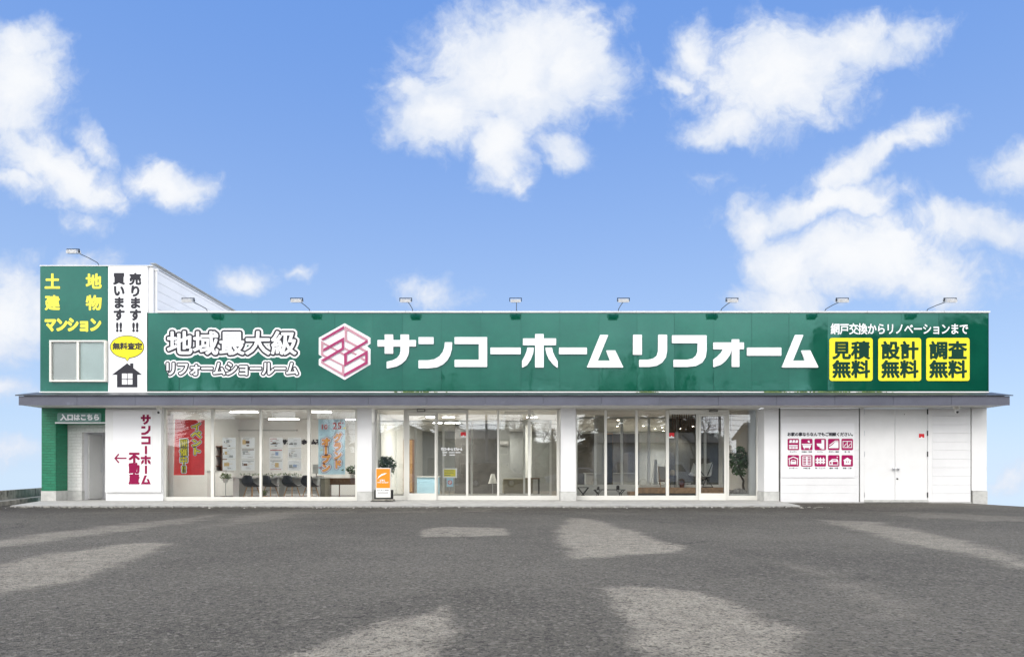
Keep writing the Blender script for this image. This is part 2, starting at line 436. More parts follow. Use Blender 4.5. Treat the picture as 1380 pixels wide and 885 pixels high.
# ------------------------------------------------------------------ lettering
TEXTS = ('土地建物マンション売ります買い無料査定最大級域リフォームショールー網戸交換からノベまで見積設計調査'
         '入口はこちサンコホ不動産イベント開催中グラオプお家の事ならなんでもご相談くださ。!10月25日LIXI洗面所台水'
         'ドキッチンお風呂・トレ手廊下窓カポタ外構フェンス塀断熱工屋根壁ッャ階段すり新築')
GL = {}
def load_glyphs(txt):
    obs = []
    for ch in sorted(set(txt)):
        c = bpy.data.curves.new('glyph', 'FONT'); c.body = ch; c.size = 1.0; c.resolution_u = 3
        o = bpy.data.objects.new('glyph', c); COL.objects.link(o); obs.append((ch, o, c))
    bpy.context.view_layer.update()
    dg = bpy.context.evaluated_depsgraph_get()
    for ch, o, c in obs:
        me = bpy.data.meshes.new_from_object(o.evaluated_get(dg))
        v = [(p.co.x, p.co.y) for p in me.vertices]
        bm = bmesh.new(); bm.from_mesh(me); bmesh.ops.remove_doubles(bm, verts=bm.verts, dist=1e-5)
        v = [(p.co.x, p.co.y) for p in bm.verts]; f = [[q.index for q in p.verts] for p in bm.faces]
        e = [(q.verts[0].index, q.verts[1].index) for q in bm.edges if len(q.link_faces) == 1]
        bm.free(); GL[ch] = (v, f, e)
        bpy.data.meshes.remove(me)
    for ch, o, c in obs:
        bpy.data.objects.remove(o); bpy.data.curves.remove(c)
load_glyphs(TEXTS)
def cell(ch, x0, z0, x1, z1, rot=False):
    """one character in its em square, set into the box x0..x1, z0..z1 (metres); returns (verts, faces, outline edges)"""
    if ch not in GL: load_glyphs(ch)
    v, f, e = GL[ch]
    if rot: v = [(.5 + (y - .38), .38 - (x - .5)) for x, y in v]
    return ([(x0 + x * (x1 - x0), z0 + (y + .12) * (z1 - z0)) for x, y in v], f, e)
def fit(shapes, x0, z0, x1, z1):
    xs = [p[0] for s in shapes for p in s[0]]; zs = [p[1] for s in shapes for p in s[0]]
    a, b, c, d = min(xs), max(xs), min(zs), max(zs)
    return [([(x0 + (x - a) / (b - a) * (x1 - x0), z0 + (z - c) / (d - c) * (z1 - z0)) for x, z in v], f, e) for v, f, e in shapes]
def line(txt, x0, z0, x1, z1, tight=0.0):
    sh = []; x = 0
    for ch in txt:
        if ch == ' ': x += .5; continue
        w = .55 if ch in '0123456789LIXI!' else 1.0
        sh.append(cell(ch, x, 0, x + 1, 1)); x += w - tight
    return fit(sh, x0, z0, x1, z1)
def column(txt, x0, z0, x1, z1):
    sh = []; n = 0
    for k, ch in enumerate(txt):
        zt = -k
        if ch == '!':                              # double mark in one cell
            sh += [cell('!', .22, zt - 1, 1.22, zt), cell('!', .52, zt - 1, 1.52, zt)]
        else: sh.append(cell(ch, 0, zt - 1, 1, zt, rot=ch == 'ー'))
    return fit(sh, x0, z0, x1, z1)
def P1(pts):                                       # a plain outline as a shape
    n = len(pts); return (list(pts), [list(range(n))], [(i, (i + 1) % n) for i in range(n)])
def RC(x0, z0, x1, z1): return P1([(x0, z0), (x1, z0), (x1, z1), (x0, z1)])
def grow(shape, r, n=8):
    """the shape widened by r and cut into clean, non-overlapping faces"""
    v, f, e = shape
    V = [Vector(p) for p in v]; FA = []
    for q in f:                                    # every input face counter-clockwise
        a = sum(v[q[k - 1]][0] * v[q[k]][1] - v[q[k]][0] * v[q[k - 1]][1] for k in range(len(q)))
        if abs(a) > 1e-12: FA.append(list(q) if a > 0 else list(reversed(q)))
    if r > 0:
        for a, b in e:
            pa, pb = Vector(v[a]), Vector(v[b]); d = pb - pa
            if d.length < 1e-7: continue
            nn = Vector((-d.y, d.x)).normalized() * r; i = len(V)
            V += [pa + nn, pa - nn, pb - nn, pb + nn]; FA.append([i, i + 1, i + 2, i + 3])
        for a in set(x for q in e for x in q):
            p = Vector(v[a]); i = len(V)
            for k in range(n): V.append(p + Vector((math.cos(2 * math.pi * (k + .5) / n), math.sin(2 * math.pi * (k + .5) / n))) * r)
            FA.append(list(range(i, i + n)))
    ov, oe, of, _, _, orf = delaunay_2d_cdt(V, [], FA, 0, 1e-6)
    return [(p.x, p.y) for p in ov], [q for q, w in zip(of, orf) if w]
def merge(shapes):
    v, f, e = [], [], []
    for a, b, c in shapes:
        i = len(v); v += a; f += [[k + i for k in q] for q in b]; e += [(p + i, q + i) for p, q in c]
    return (v, f, e)
class LT:
    """lettering: flat or raised pieces facing the street"""
    def __init__(s): s.v = []; s.f = []; s.m = []
    def add(s, shapes, r, y, depth=0.0, m=0, join=False):
        for sh in ([merge(shapes)] if join else shapes):
            v, f = grow(sh, r); i = len(s.v)
            s.v += [(p[0], y, p[1]) for p in v]
            for q in f:
                a = sum(v[q[k]][0] * v[q[(k + 1) % len(q)]][1] - v[q[(k + 1) % len(q)]][0] * v[q[k]][1] for k in range(len(q)))
                q = list(q) if a > 0 else list(reversed(q))
                s.f.append(tuple(i + k for k in q)); s.m.append(m)
            if depth > 0:
                cnt = {}
                for q in f:
                    for k in range(len(q)):
                        ed = (q[k], q[(k + 1) % len(q)]); cnt.setdefault(tuple(sorted(ed)), []).append(ed)
                j = len(s.v); s.v += [(p[0], y + depth, p[1]) for p in v]
                for k, w in cnt.items():
                    if len(w) == 1: s.f.append((i + k[0], i + k[1], j + k[1], j + k[0])); s.m.append(m)
        return s
    def build(s, name, mats, parent):
        me = bpy.data.meshes.new(name); off = Vector((0, 0, 0)); p = parent
        while p is not None: off += p.location; p = p.parent
        me.from_pydata([tuple(Vector(q) - off) for q in s.v], [], s.f)
        for m in (mats if isinstance(mats, (list, tuple)) else [mats]): me.materials.append(M[m])
        me.polygons.foreach_set('material_index', s.m)
        o = bpy.data.objects.new(name, me); COL.objects.link(o); o.parent = parent
        return o
def px(x0, y0, x1, y1, d=D):                       # photo measures -> metres on a facade at distance d
    return fx(x0, d), fz(y1, d), fx(x1, d), fz(y0, d)
def rrect(x0, z0, x1, z1, r, n=4):
    pts = []
    for cx, cz, a in ((x1 - r, z0 + r, -90), (x1 - r, z1 - r, 0), (x0 + r, z1 - r, 90), (x0 + r, z0 + r, 180)):
        for k in range(n + 1): t = R(a + 90 * k / n); pts.append((cx + r * math.cos(t), cz + r * math.sin(t)))
    return P1(pts)

# ================================================================== GROUND
def gz(x, y):
    z = 0.0
    if x > 14.2: z -= .075 * (x - 14.2) * max(0, min(1, (y + 14) / 8))
    return z + .006 * math.sin(x * .9 + y * .3) * math.sin(y * .7)
b = MB()
xs = [-75, -50, -35, -25] + [-20 + .5 * i for i in range(81)] + [25, 35, 50, 75]
ys = [-41, -36, -32, -28] + [-25 + .5 * i for i in range(54)]
idx = {}
for j, y in enumerate(ys):
    for i, x in enumerate(xs): idx[i, j] = len(b.v); b.v.append((x, y, gz(x, y)))
for j in range(len(ys) - 1):
    for i in range(len(xs) - 1):
        b.f.append((idx[i, j], idx[i + 1, j], idx[i + 1, j + 1], idx[i, j + 1])); b.m.append(0)
tag(b.build('ground', 'asphalt', smooth=True), 'worn grey asphalt parking lot with paler patches', kind='structure')
b = MB(); b.box(-75, 75, -50, -41, -.3, -.004)
tag(b.build('road', 'road_asphalt'), kind='structure')
b = MB(); b.box(-75, 75, -95, -50, -.3, .02)
tag(b.build('terrain', 'grass'), kind='structure')
# paved apron along the shop front, with its brick-edged lip
b = MB(); YF = -2.7
ap = [(-13.78, YF), (7.83, YF), (8.25, -.002), (-14.8, -.002)]
def apz(y): return .04 + .03 * (y - YF) / (-YF)
b.face([(x, y, apz(y)) for x, y in ap])
for (xa, ya), (xb, yb) in zip(ap, ap[1:] + ap[:1]):
    b.face([(xa, ya, -.08), (xb, yb, -.08), (xb, yb, apz(yb)), (xa, ya, apz(ya))])
x = -13.75
while x < 7.8:                                     # upright edging blocks, each a hair apart
    b.box(x, x + .17, YF - .075, YF - .004, -.08, .036 + random.uniform(-.010, .004), 1); x += .225
apron = b.build('pavement', ['apron_tile', 'apron_tile'])
tag(apron, 'grey paved apron with edging blocks under the shop front', kind='structure')
# floor of the recessed shop fronts and the side entrance
b = MB(); b.box(-4.32, 7.86, .002, .58, -.1, .07); b.box(-14.2, -12.83, .002, 1.9, -.1, .07)
tag(b.build('entrance_floor', 'apron_tile'), kind='structure')
b = MB(); n = 60  # added rise that closes a bright gap mirrored in the shop glass
for k in range(n):
    xa, xb = -140 + 280 * k / n, -140 + 280 * (k + 1) / n
    ha, hb_ = [6.2 + 1.6 * math.sin(q * .07) + 1.1 * math.sin(q * .23 + 1) + .5 * math.sin(q * .9) for q in (xa, xb)]
    b.face([(xa, -100, -.3), (xb, -100, -.3), (xb, -112, hb_), (xa, -112, ha)]); b.face([(xa, -112, ha), (xb, -112, hb_), (xb, -140, -.3), (xa, -140, -.3)])
tag(b.build('backdrop_rise', 'leaf_dark'), 'added low dark rise filling the sky gap behind the houses across the street', kind='structure')
# crumbled bits along the broken margin
b = MB()
for i in range(420):
    x = random.uniform(-13.5, 8.5); y = YF - .12 - abs(random.gauss(0, .28)); r = random.uniform(.008, .032)
    pts = [(x + r * random.uniform(.7, 1.3) * math.cos(k * 1.2566), y + r * random.uniform(.7, 1.3) * math.sin(k * 1.2566)) for k in range(5)]
    b.prism(pts, gz(x, y) - .01, gz(x, y) + r * .7, random.choice((0, 0, 0, 0, 0, 1)), 'z')
tag(b.build('gravel', ['concrete_dirty', 'stone']), 'crumbled asphalt and gravel along the apron edge', kind='stuff')
# sky is the world; low concrete wall on the left
w = thing('concrete_wall', (-16, 1, 0), 'low stained concrete wall running off beside the green brick corner', 'wall')
def strip(b, t0, t1, z0, z1, m=0):
    ax, ay = -13.2, -5.75; bx, by = -18.4, 6.3; l = math.hypot(bx - ax, by - ay); nx, ny = -(by - ay) / l, (bx - ax) / l
    pts = [(ax - nx * t0, ay - ny * t0), (bx - nx * t0, by - ny * t0), (bx - nx * t1, by - ny * t1), (ax - nx * t1, ay - ny * t1)]
    b.prism(pts, z0, z1, m, 'z')
b = MB(); strip(b, -.15, 0, -.1, .41); b.build('wall_face', 'concrete_dirty', w, bevel=.01)
b = MB(); strip(b, .002, .34, -.1, .14); b.build('ledge', 'concrete_dirty', w, bevel=.015)

# ================================================================== BUILDING
BX0, BX1 = fx(56), fx(1330)
TX1 = -11.33
B = thing('showroom_building', (0, 3, 0), 'long low white home renovation showroom with a two storey block at one end', 'building')
def part(name, mb, mats, parent=None, **k): return mb.build(name, mats, parent or B, **k)
WT = 3.0
# upper wall behind the signs, back and side walls, roof
b = MB()
b.box(TX1, BX1, .001, .25, WT + .03, 5.93)
b.box(BX1 - .25, BX1, .25, 14, 0, 5.93); b.box(TX1, BX1, 14, 14.25, 0, 5.93)
part('wall', b, 'white_siding')
b = MB(); b.box(BX0, TX1, .001, .2, WT + .03, 7.40)
b.box(BX0, BX0 + .2, .2, 9, 2.6, 7.40); b.box(BX0, TX1, 9, 9.2, 0, 7.40)
part('tower_wall', b, 'white_siding')
# right side of the tower: horizontal boards stepping back from the sign
b = MB(); z = 5.3
while z < 7.36:
    b.box(TX1 - .2, TX1, .2, 9, z, min(7.39, z + .272)); b.box(TX1 - .2, TX1 - .012, .2, 9, z + .272, z + .284, 1); z += .284
part('side_siding', b, ['white_siding', 'inner_grey'])
b = MB(); b.box(BX0 - .03, TX1 + .03, -.05, 9.2, 7.401, 7.43); part('coping', b, 'trim_grey')
b = MB(); b.box(TX1 + .2, BX1 + .03, -.11, .3, 5.932, 5.985)
for k in range(11): b.box(-10.6 + k * 2.4, -10.585 + k * 2.4, -.113, .303, 5.933, 5.989, 1)
part('parapet_coping', b, ['trim_grey', 'inner_grey'])
b = MB(); b.box(TX1, BX1 - .25, .25, 14, 5.6, 5.75); b.box(BX0 + .2, TX1 - .2, .2, 9, 7.1, 7.2); part('roof', b, 'trim_grey')
b = MB(); b.tube((TX1 + .05, .12, 5.9), (TX1 + .05, .12, 7.35), .035, n=10)
b.box(TX1, TX1 + .1, .07, .17, 7.30, 7.36); part('downpipe', b, 'white_paint', smooth=False)
b = MB()
for k in range(5): b.box(TX1 + .003, TX1 + .04, 3.86, 4.22, 5.99 + k * .075, 6.04 + k * .075)
b.box(TX1 + .001, TX1 + .02, 3.82, 4.26, 5.95, 6.39, 1); part('vent', b, ['trim_grey', 'inner_grey'])
# eaves
EY = -.95; ZS = 2.975
b = MB(); b.box(BX0, BX1, EY + .03, -.001, ZS, ZS + .03); part('soffit', b, 'soffit_white')
b = MB(); n = 17; w_ = (BX1 - BX0 + .06) / n
for k in range(n):
    x0 = BX0 - .03 + k * w_; j = random.uniform(-.004, .004)
    b.prism([(EY + j, ZS - .012), (EY + .028 + j, ZS - .012), (EY + .028 + j, 3.235), (EY + j * .3, 3.235)], x0 + .004, x0 + w_ - .004, 0, 'x')
b.box(BX0 - .02, BX1 + .02, EY + .03, EY + .05, ZS, 3.22, 1)
for xa in (BX0 - .03, BX1 + .002): b.prism([(EY + .05, ZS), (-.001, ZS), (-.001, 3.46), (EY + .05, 3.22)], xa, xa + .028, 0, 'x')
part('fascia', b, ['fascia_metal', 'dark_joint'])
b = MB(); nseg = 24; w_ = (BX1 - BX0 + .20) / nseg
for k in range(nseg):
    x0 = BX0 - .10 + k * w_; dz = random.uniform(-.006, .006)
    b.prism([(EY - .05, 3.238), (EY - .05, 3.268 + dz), (-.075, 3.455), (-.075, 3.425)], x0, x0 + w_ - .003, 0, 'x')
part('eaves_roof', b, 'roof_metal')
b = MB(); b.box(BX0, BX1, -.10, -.001, 3.430, 3.478)
part('flashing', b, 'white_paint')
b = MB()
for cx, wdt in ((fx(560), .6), (fx(1090), .9), (fx(1120), .5), (fx(1170), .4), (fx(870), .3), (fx(1040), .3)):
    for i in range(60): 
        x = cx + random.gauss(0, wdt * .5); h = random.uniform(.01, .045)
        b.prism([(x, -.16), (x + random.uniform(.02, .06), -.15), (x + .02, -.11)], 3.43, 3.44 + h, 0, 'z')
part('moss', b, 'leaf_light')['kind'] = 'stuff'

# ground-floor front: piers, siding, doors
def pier(x0, x1, y1=.70, zb=.07, reveal=True):
    b = MB(); b.box(x0, x1, 0, y1, fz(662), ZS); o = part('pillar', b, 'white_siding', bevel=.006)
    b = MB(); b.box(x0 - .012, x1 + .012, -.015, y1 + .004, zb - .05, fz(662.3)); part('plinth', b, 'grey_plinth', o, bevel=.006)
    return o
pier(fx(481.5), fx(501)); pier(fx(756), fx(776)); pier(fx(1030), fx(1049.5))
b = MB(); b.box(fx(219) - .02, fx(482), .10, .30, WT, WT + .04); b.box(fx(501), fx(1030), .0, .9, WT, WT + .04)
part('window_header', b, 'soffit_white')
# white wall left of the big window, with its raised panel
b = MB(); b.box(fx(142), fx(219), .02, .30, .07, ZS); part('front_wall', b, 'white_paint')
# siding to the right
def siding(x0, x1, z0, z1, step, y=0.0):
    b = MB(); z = z0
    while z < z1 - .02:
        zt = min(z1, z + step)
        b.prism([(y + .02, z), (y, z), (y, zt - .012), (y + .010, zt - .004), (y + .02, zt)], x0, x1, 0, 'x'); z += step
    b.box(x0, x1, y + .021, y + .25, z0, z1, 1)
    return part('siding', b, ['white_siding', 'inner_grey'])
ST = .405
siding(fx(1052), fx(1157.5), .03, ZS - .005, ST / 1.5)
siding(fx(1256.5), fx(1308), .03, ZS - .005, ST / 1.5)
for q in ((1049.8, 1051.8), (1157.8, 1159), (1308.3, 1309.4)): b = MB(); b.box(fx(q[0]), fx(q[1]), .03, .2, .03, ZS); part('joint', b, 'inner_dark')
b = MB(); b.box(fx(1159.2), fx(1164.3), -.004, .2, .03, ZS); b.box(fx(1250.6), fx(1256.2), -.004, .2, .03, ZS); b.box(fx(1164.3), fx(1250.6), .0, .2, fz(549.6), ZS)
part('door_frame', b, 'white_paint')
b = MB(); b.box(fx(1309.6), BX1, 0, .25, fz(661), ZS); o = part('pillar', b, 'white_paint', bevel=.006)
b = MB(); b.box(fx(1311), BX1 + .01, -.015, .26, -.1, fz(661.3)); part('plinth', b, 'grey_plinth', o)
b = MB(); b.box(fx(1051), fx(1309.5), .012, .22, -.1, .028); b.box(fx(1164.3), fx(1250.6), -.03, .2, .029, fz(673.4)); part('footing', b, 'grey_plinth')
# double steel door
for x0, x1, hx in ((1164.8, 1206.2, 1203.2), (1206.8, 1250.1, 1209.3)):
    b = MB(); b.box(fx(x0), fx(x1), .012, .06, fz(673.2), fz(550.4)); dr = part('steel_door', b, 'white_paint', bevel=.004)
    b = MB(); b.tube((fx(hx), .012, fz(631.5)), (fx(hx), -.05, fz(631.5)), .016, n=10); b.lathe((fx(hx), -.05, fz(631.5)), [(0, -.04), (.035, -.028), (.042, 0), (.035, .028), (0, .04)], 12)
    part('door_knob', b, 'steel', dr, smooth=True)
    hxs = x0 + .2 if x0 < 1200 else x1
    for py_ in (554, 583, 611, 666):
        b = MB(); b.tube((fx(hxs), 0, fz(py_ + 4)), (fx(hxs), 0, fz(py_ - 3)), .018 if x0 > 1200 else .008, n=8); part('hinge', b, 'steel' if x0 < 1200 else 'black_metal', dr)
    if x0 > 1200:
        b = MB(); b.box(fx(1208.4), fx(1210.6), .0, .012, fz(645.8), fz(643.8)); part('lock', b, 'black_metal', dr)
        b = MB(); b.tube((fx(1219), .012, fz(558)), (fx(1219), .004, fz(558)), .012, n=8); part('peephole', b, 'black_metal', dr)
# tower ground floor: green brick pier and lintel, entrance recess
b = MB(); b.box(BX0, fx(75), 0, .57, fz(661), ZS); b.box(fx(75) + .001, fx(142) - .002, 0, .57, fz(570.5), ZS)
part('brick_front', b, 'green_brick')
b = MB(); b.box(BX0 - .012, fx(75) + .012, -.012, .575, -.05, fz(661.3)); part('plinth', b, 'grey_plinth')
b = MB(); b.box(BX0, BX0 + .2, .572, 9, 0, 2.6); part('side_wall', b, 'green_brick')
b = MB(); b.box(fx(74.5), fx(142) - .003, -.012, .05, fz(570.4), fz(568.6)); part('lintel_trim', b, 'trim_grey')
dr_ = D + .57
b = MB(); b.box(BX0 + .21, fx(110, dr_), .575, .7, fz(661, dr_), WT); part('entrance_wall', b, 'white_brick')
b = MB(); b.box(BX0 + .21, fx(110.5, dr_), .555, .7, .05, fz(661.3, dr_)); part('plinth', b, 'grey_plinth')
b = MB(); b.box(fx(110, dr_), fx(142), .58, .72, fz(582, dr_), WT); part('entrance_lintel', b, 'white_brick')
b = MB(); b.box(fx(110, dr_) - .1, fx(110, dr_) - .002, .702, 1.7, .07, WT); b.box(fx(110, dr_) - .1, fx(142) + .2, 1.7, 1.8, .07, WT); b.box(fx(142) + .02, fx(142) + .14, .31, 1.7, .07, WT)
b.box(BX0 + .21, fx(142), .0, 1.8, WT + .031, WT + .05)
part('porch_wall', b, 'panel_white')
b = MB(); b.box(fx(110, dr_), fx(110, dr_) + .04, .9, 1.62, .09, 2.2); dd = part('entrance_door', b, 'inner_white', bevel=.004)
b = MB(); b.tube((fx(110, dr_) + .04, 1.5, 1.0), (fx(110, dr_) + .09, 1.5, 1.0), .012); b.tube((fx(110, dr_) + .09, 1.5, .95), (fx(110, dr_) + .09, 1.5, 1.25), .012); part('handle', b, 'steel', dd)

# tower upstairs window
b = MB(); x0, z0, x1, z1 = px(71, 459.6, 146.3, 515)
for q in ((x0, x1, z1 - .05, z1), (x0, x1, z0, z0 + .05), (x0, x0 + .05, z0 + .05, z1 - .05), (x1 - .05, x1, z0 + .05, z1 - .05)): b.box(q[0], q[1], -.16, -.02, q[2], q[3])
xm = fx(109); b.box(xm - .04, xm + .03, -.15, -.03, z0 + .05, z1 - .05)
wn = part('upstairs_window', b, 'offwhite_frame')
b = MB(); b.box(x0 + .05, xm - .04, -.10, -.09, z0 + .05, z1 - .05); b.box(xm + .03, x1 - .05, -.12, -.11, z0 + .05, z1 - .05)
part('pane', b, 'office_glass', wn)
b = MB(); b.box(x0 + .05, xm - .03, -.060, -.052, z0 + .05, z1 - .05, 0); b.box(xm, x1 - .05, -.060, -.052, z0 + .05, z1 - .05, 1)
part('blind', b, ['inner_grey', 'sky_blue'], wn)
mat('frost', (.72, .88, .88), .4)
mat('pale_blind', (.68, .74, .74), .5); M['sky_blue'].name = 'sky_blue'
wn_bl = children(wn)[-1]; wn_bl.data.materials[1] = M['frost']; wn_bl.data.materials[0] = M['pale_blind']

# shop windows.  bars: list of mullion (px0, px1); glass between them
def shop_window(name, bars, y, top, bot0, bot1, ztop, doors=(), glz='shop_glass'):
    d = D + y; b = MB(); zt = ztop; zb = .065
    for (a, c) in bars: b.box(fx(a, d), fx(c, d), y, y + .09, zb, zt)
    xa, xb = bars[0][1], bars[-1][0]
    for (p, q) in zip(bars, bars[1:]):
        b.box(fx(p[1], d), fx(q[0], d), y + .01, y + .08, zt - (.07 if top is None else zt - fz(top, d)), zt)
        b.box(fx(p[1], d), fx(q[0], d), y + .005, y + .085, zb, fz(bot0, d))
    o = part(name, b, 'offwhite_frame')
    for i, (p, q) in enumerate(zip(bars, bars[1:])):
        if i in doors: continue
        b = MB(); b.box(fx(p[1], d), fx(q[0], d), y + .04, y + .05, fz(bot0, d), fz(top, d)); part('pane', b, glz, o)
    return o
shop_window('shop_window', [(219.5, 223.5), (284, 288.2), (349.6, 352.6), (414, 417.8), (478.6, 482)], .10, 551.5, 669.2, 674, ZS, glz='office_glass')
YR = .60; dR = D + YR
w2 = shop_window('shop_window', [(505.5, 509), (544, 549.4), (587.5, 590), (628, 631), (670, 672.7), (711.5, 715), (750.5, 753.6)], YR, 551, 667.5, 673.5, ZS, doors=(1,))
w3 = shop_window('shop_window', [(775.5, 777.2), (814.6, 818), (856.3, 859.9), (897.6, 901.6), (938.5, 942.6), (976, 982.6), (1019.5, 1023)], YR, 551, 667.4, 673.5, ZS, doors=(4,))
def sliding_door(x0, x1, ztop_px, hx0, hx1, sensor):
    b = MB(); yy = YR - .02; d = D + yy
    a, c = fx(x0, d), fx(x1, d); z0, z1 = .07, fz(ztop_px, d)
    for q in ((a, a + .06, z0, z1), (c - .06, c, z0, z1), (a + .06, c - .06, z1 - .06, z1), (a + .06, c - .06, z0, z0 + .22)): b.box(q[0], q[1], yy - .05, yy - .005, q[2], q[3])
    o = part('sliding_door', b, 'offwhite_frame')
    b = MB(); b.box(a + .06, c - .06, yy - .03, yy - .02, z0 + .22, z1 - .06); part('pane', b, 'shop_glass', o)
    b = MB(); b.box(fx(hx0, d), fx(hx1, d), yy - .08, yy - .004, fz(ztop_px - .5, d), ZS - .01); h = part('door_header', b, 'offwhite_frame')
    s = px(*sensor, d - .1)
    b = MB(); b.box(s[0], s[2], yy - .13, yy - .082, s[1], s[3]); b.box(s[0] + .02, s[2] - .02, yy - .136, yy - .131, s[1] + .02, s[3] - .02, 1)
    part('sensor', b, ['black_metal', 'offwhite_frame'], h)
    return o
sliding_door(549.3, 588.5, 557.5, 549.5, 628.5, (562, 551, 573, 554.6))
sd = sliding_door(941.5, 978, 558.5, 901.8, 981.8, (956, 552.4, 967, 554.6))

# interior shell ----------------------------------------------------
ZF, ZC = .07, 3.12
LX = fx(482) + .2
b = MB(); b.box(fx(219), LX, .31, 6.0, -.1, ZF); part('office_floor', b, 'grey_carpet')
b = MB(); b.box(LX, 8.0, .70, 13.9, -.1, ZF - .002); part('showroom_floor', b, 'inner_floor')
b = MB(); b.box(fx(142), 8.1, .91, 13.9, ZC, ZC + .1); b.box(fx(219), fx(482), .301, .91, ZC, ZC + .1); part('ceiling', b, 'inner_white')
b = MB(); b.box(fx(219) - .2, LX, 6.0, 6.1, ZF, ZC); b.box(fx(219) - .15, fx(219) - .02, .31, 6, ZF, ZC); part('office_wall', b, 'inner_white')
b = MB(); b.box(fx(482), fx(482) + .12, 3.2, 6.0, ZF, ZC); b.box(LX - .1, LX, 6.1, 13.9, ZF, ZC); part('partition', b, 'inner_white')
b = MB(); b.box(LX, 8.0, 13.7, 13.8, ZF, ZC); part('back_wall', b, 'inner_grey')
b = MB(); b.box(7.9, 8.0, .92, 13.7, ZF, ZC); part('inner_side_wall', b, 'inner_white')
b = MB(); b.box(fx(1022), 7.9, .9, 1.0, ZF, ZC); part('return_wall', b, 'inner_white')
b = MB(); b.box(1.55, 1.67, 1.2, 3.6, ZF, ZC); part('partition', b, 'inner_white')
for q in ((2.2, 5.2, 7.0, 7.1, ZF, 2.6), (-2.6, -.4, 8.5, 8.6, ZF, ZC)): b = MB(); b.box(*q); part('partition', b, 'inner_dark')
b = MB(); b.box(5.9, 7.9, 5.0, 5.12, ZF, ZC); part('partition', b, 'inner_taupe')
for q in ((3.05, 3.4, 4.2, 4.5), (.4, .7, 6.2, 6.5)): b = MB(); b.box(*q, ZF, ZC); part('column', b, 'inner_white')
b = MB(); b.box(fx(226.5, 22.1), fx(239, 22.1), .45, .9, ZF, ZC - .3); part('inner_column', b, 'inner_white')
# inner glazed draught lobby behind the middle entrance
def screen(xs_, y, zsill, ztop, name, w=2.8):
    d = D + y; b = MB()
    for q in xs_: b.box(fx(q - w / 2, d), fx(q + w / 2, d), y, y + .06, ZF, ztop)
    b.box(fx(xs_[0], d), fx(xs_[-1], d), y + .01, y + .05, ZF, zsill); b.box(fx(xs_[0], d), fx(xs_[-1], d), y + .01, y + .05, ztop - .06, ztop)
    o = part(name, b, 'offwhite_frame')
    for p, q in zip(xs_, xs_[1:]):
        b = MB(); b.box(fx(p + w / 2, d), fx(q - w / 2, d), y + .025, y + .033, zsill, ztop - .06); part('pane', b, 'inner_glass', o)
screen([512, 560, 597.5, 635.5, 672, 706.5, 742], 2.0, .22, 2.75, 'inner_screen')
screen([777, 802.5, 838, 874.5, 912.5, 950.5, 976], 1.75, .55, 2.85, 'inner_screen', 3.2)

# wood slat screen hung above the deck
b = MB()
for k in range(34): x = fx(902, 23.4) + k * .0595; b.box(x, x + .022, 1.58, 1.62, 2.35, 2.95)
part('slat_screen', b, 'walnut')

# ================================================================== SIGNS
# --- long green roof sign
YS = -.07
RS = thing('roof_sign', (fx(765), YS, 3.48), 'long glossy green roof signboard with big white katakana lettering and cube logo', 'sign')
b = MB(); SX0, SX1 = fx(200), BX1; SZ0, SZ1 = fz(527.5), fz(422)
b.box(SX0, SX1, -.045, .0, SZ0, SZ1, 1)
cuts = [200, 243, 298, 349, 401, 452, 503, 543, 595, 648, 702, 754, 807, 858, 908, 961, 1012, 1062, 1114, 1165, 1213, 1263, 1330]
for a, c in zip(cuts, cuts[1:]):
    t1, t2 = random.uniform(-.005, .005), random.uniform(-.007, .007)
    xa, xb = fx(a) + .002, fx(c) - .002; nx_ = 6; nz_ = 6
    gi = {}
    bul = random.uniform(-.006, .012)
    for j in range(nz_ + 1):
        for i in range(nx_ + 1):
            u, v = i / nx_, j / nz_
            y = YS + t1 * (u - .5) * (xb - xa) + t2 * (v - .5) * 2.4 - bul * 4 * u * (1 - u) * (.5 + v * (1 - v) * 2)
            gi[i, j] = len(b.v); b.v.append((xa + u * (xb - xa), y, SZ0 + .03 + v * (SZ1 - SZ0 - .035)))
    for j in range(nz_):
        for i in range(nx_): b.f.append((gi[i, j], gi[i + 1, j], gi[i + 1, j + 1], gi[i, j + 1])); b.m.append(0)
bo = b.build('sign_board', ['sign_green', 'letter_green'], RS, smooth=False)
for p in bo.data.polygons: p.use_smooth = p.material_index == 0
b = MB(); b.box(SX0, SX1, YS - .02, -.046, SZ0 - .02, SZ0 + .02); b.box(SX0 - .0, SX0 + .012, YS - .012, -.046, SZ0 + .02, SZ1); b.box(SX1 - .012, SX1, YS - .012, -.046, SZ0 + .02, SZ1)
b.build('sign_trim', 'letter_green', RS)
def A(pts, s=4.0588, ox=480, oy=400): return P1([(fx(x / s + ox), fz(y / s + oy)) for x, y in pts])
def AR(x0, y0, x1, y1, **k): return A([(x0, y0), (x1, y0), (x1, y1), (x0, y1)], **k)
E8 = dict(ox=800)
mu = [(1096,215),(1134,215),(1077,355),(1152,355),(1130,299),(1174,299),(1216,386),(1026,386)]
def MU(dx): return [A([(x + dx, y) for x, y in mu], **E8)]
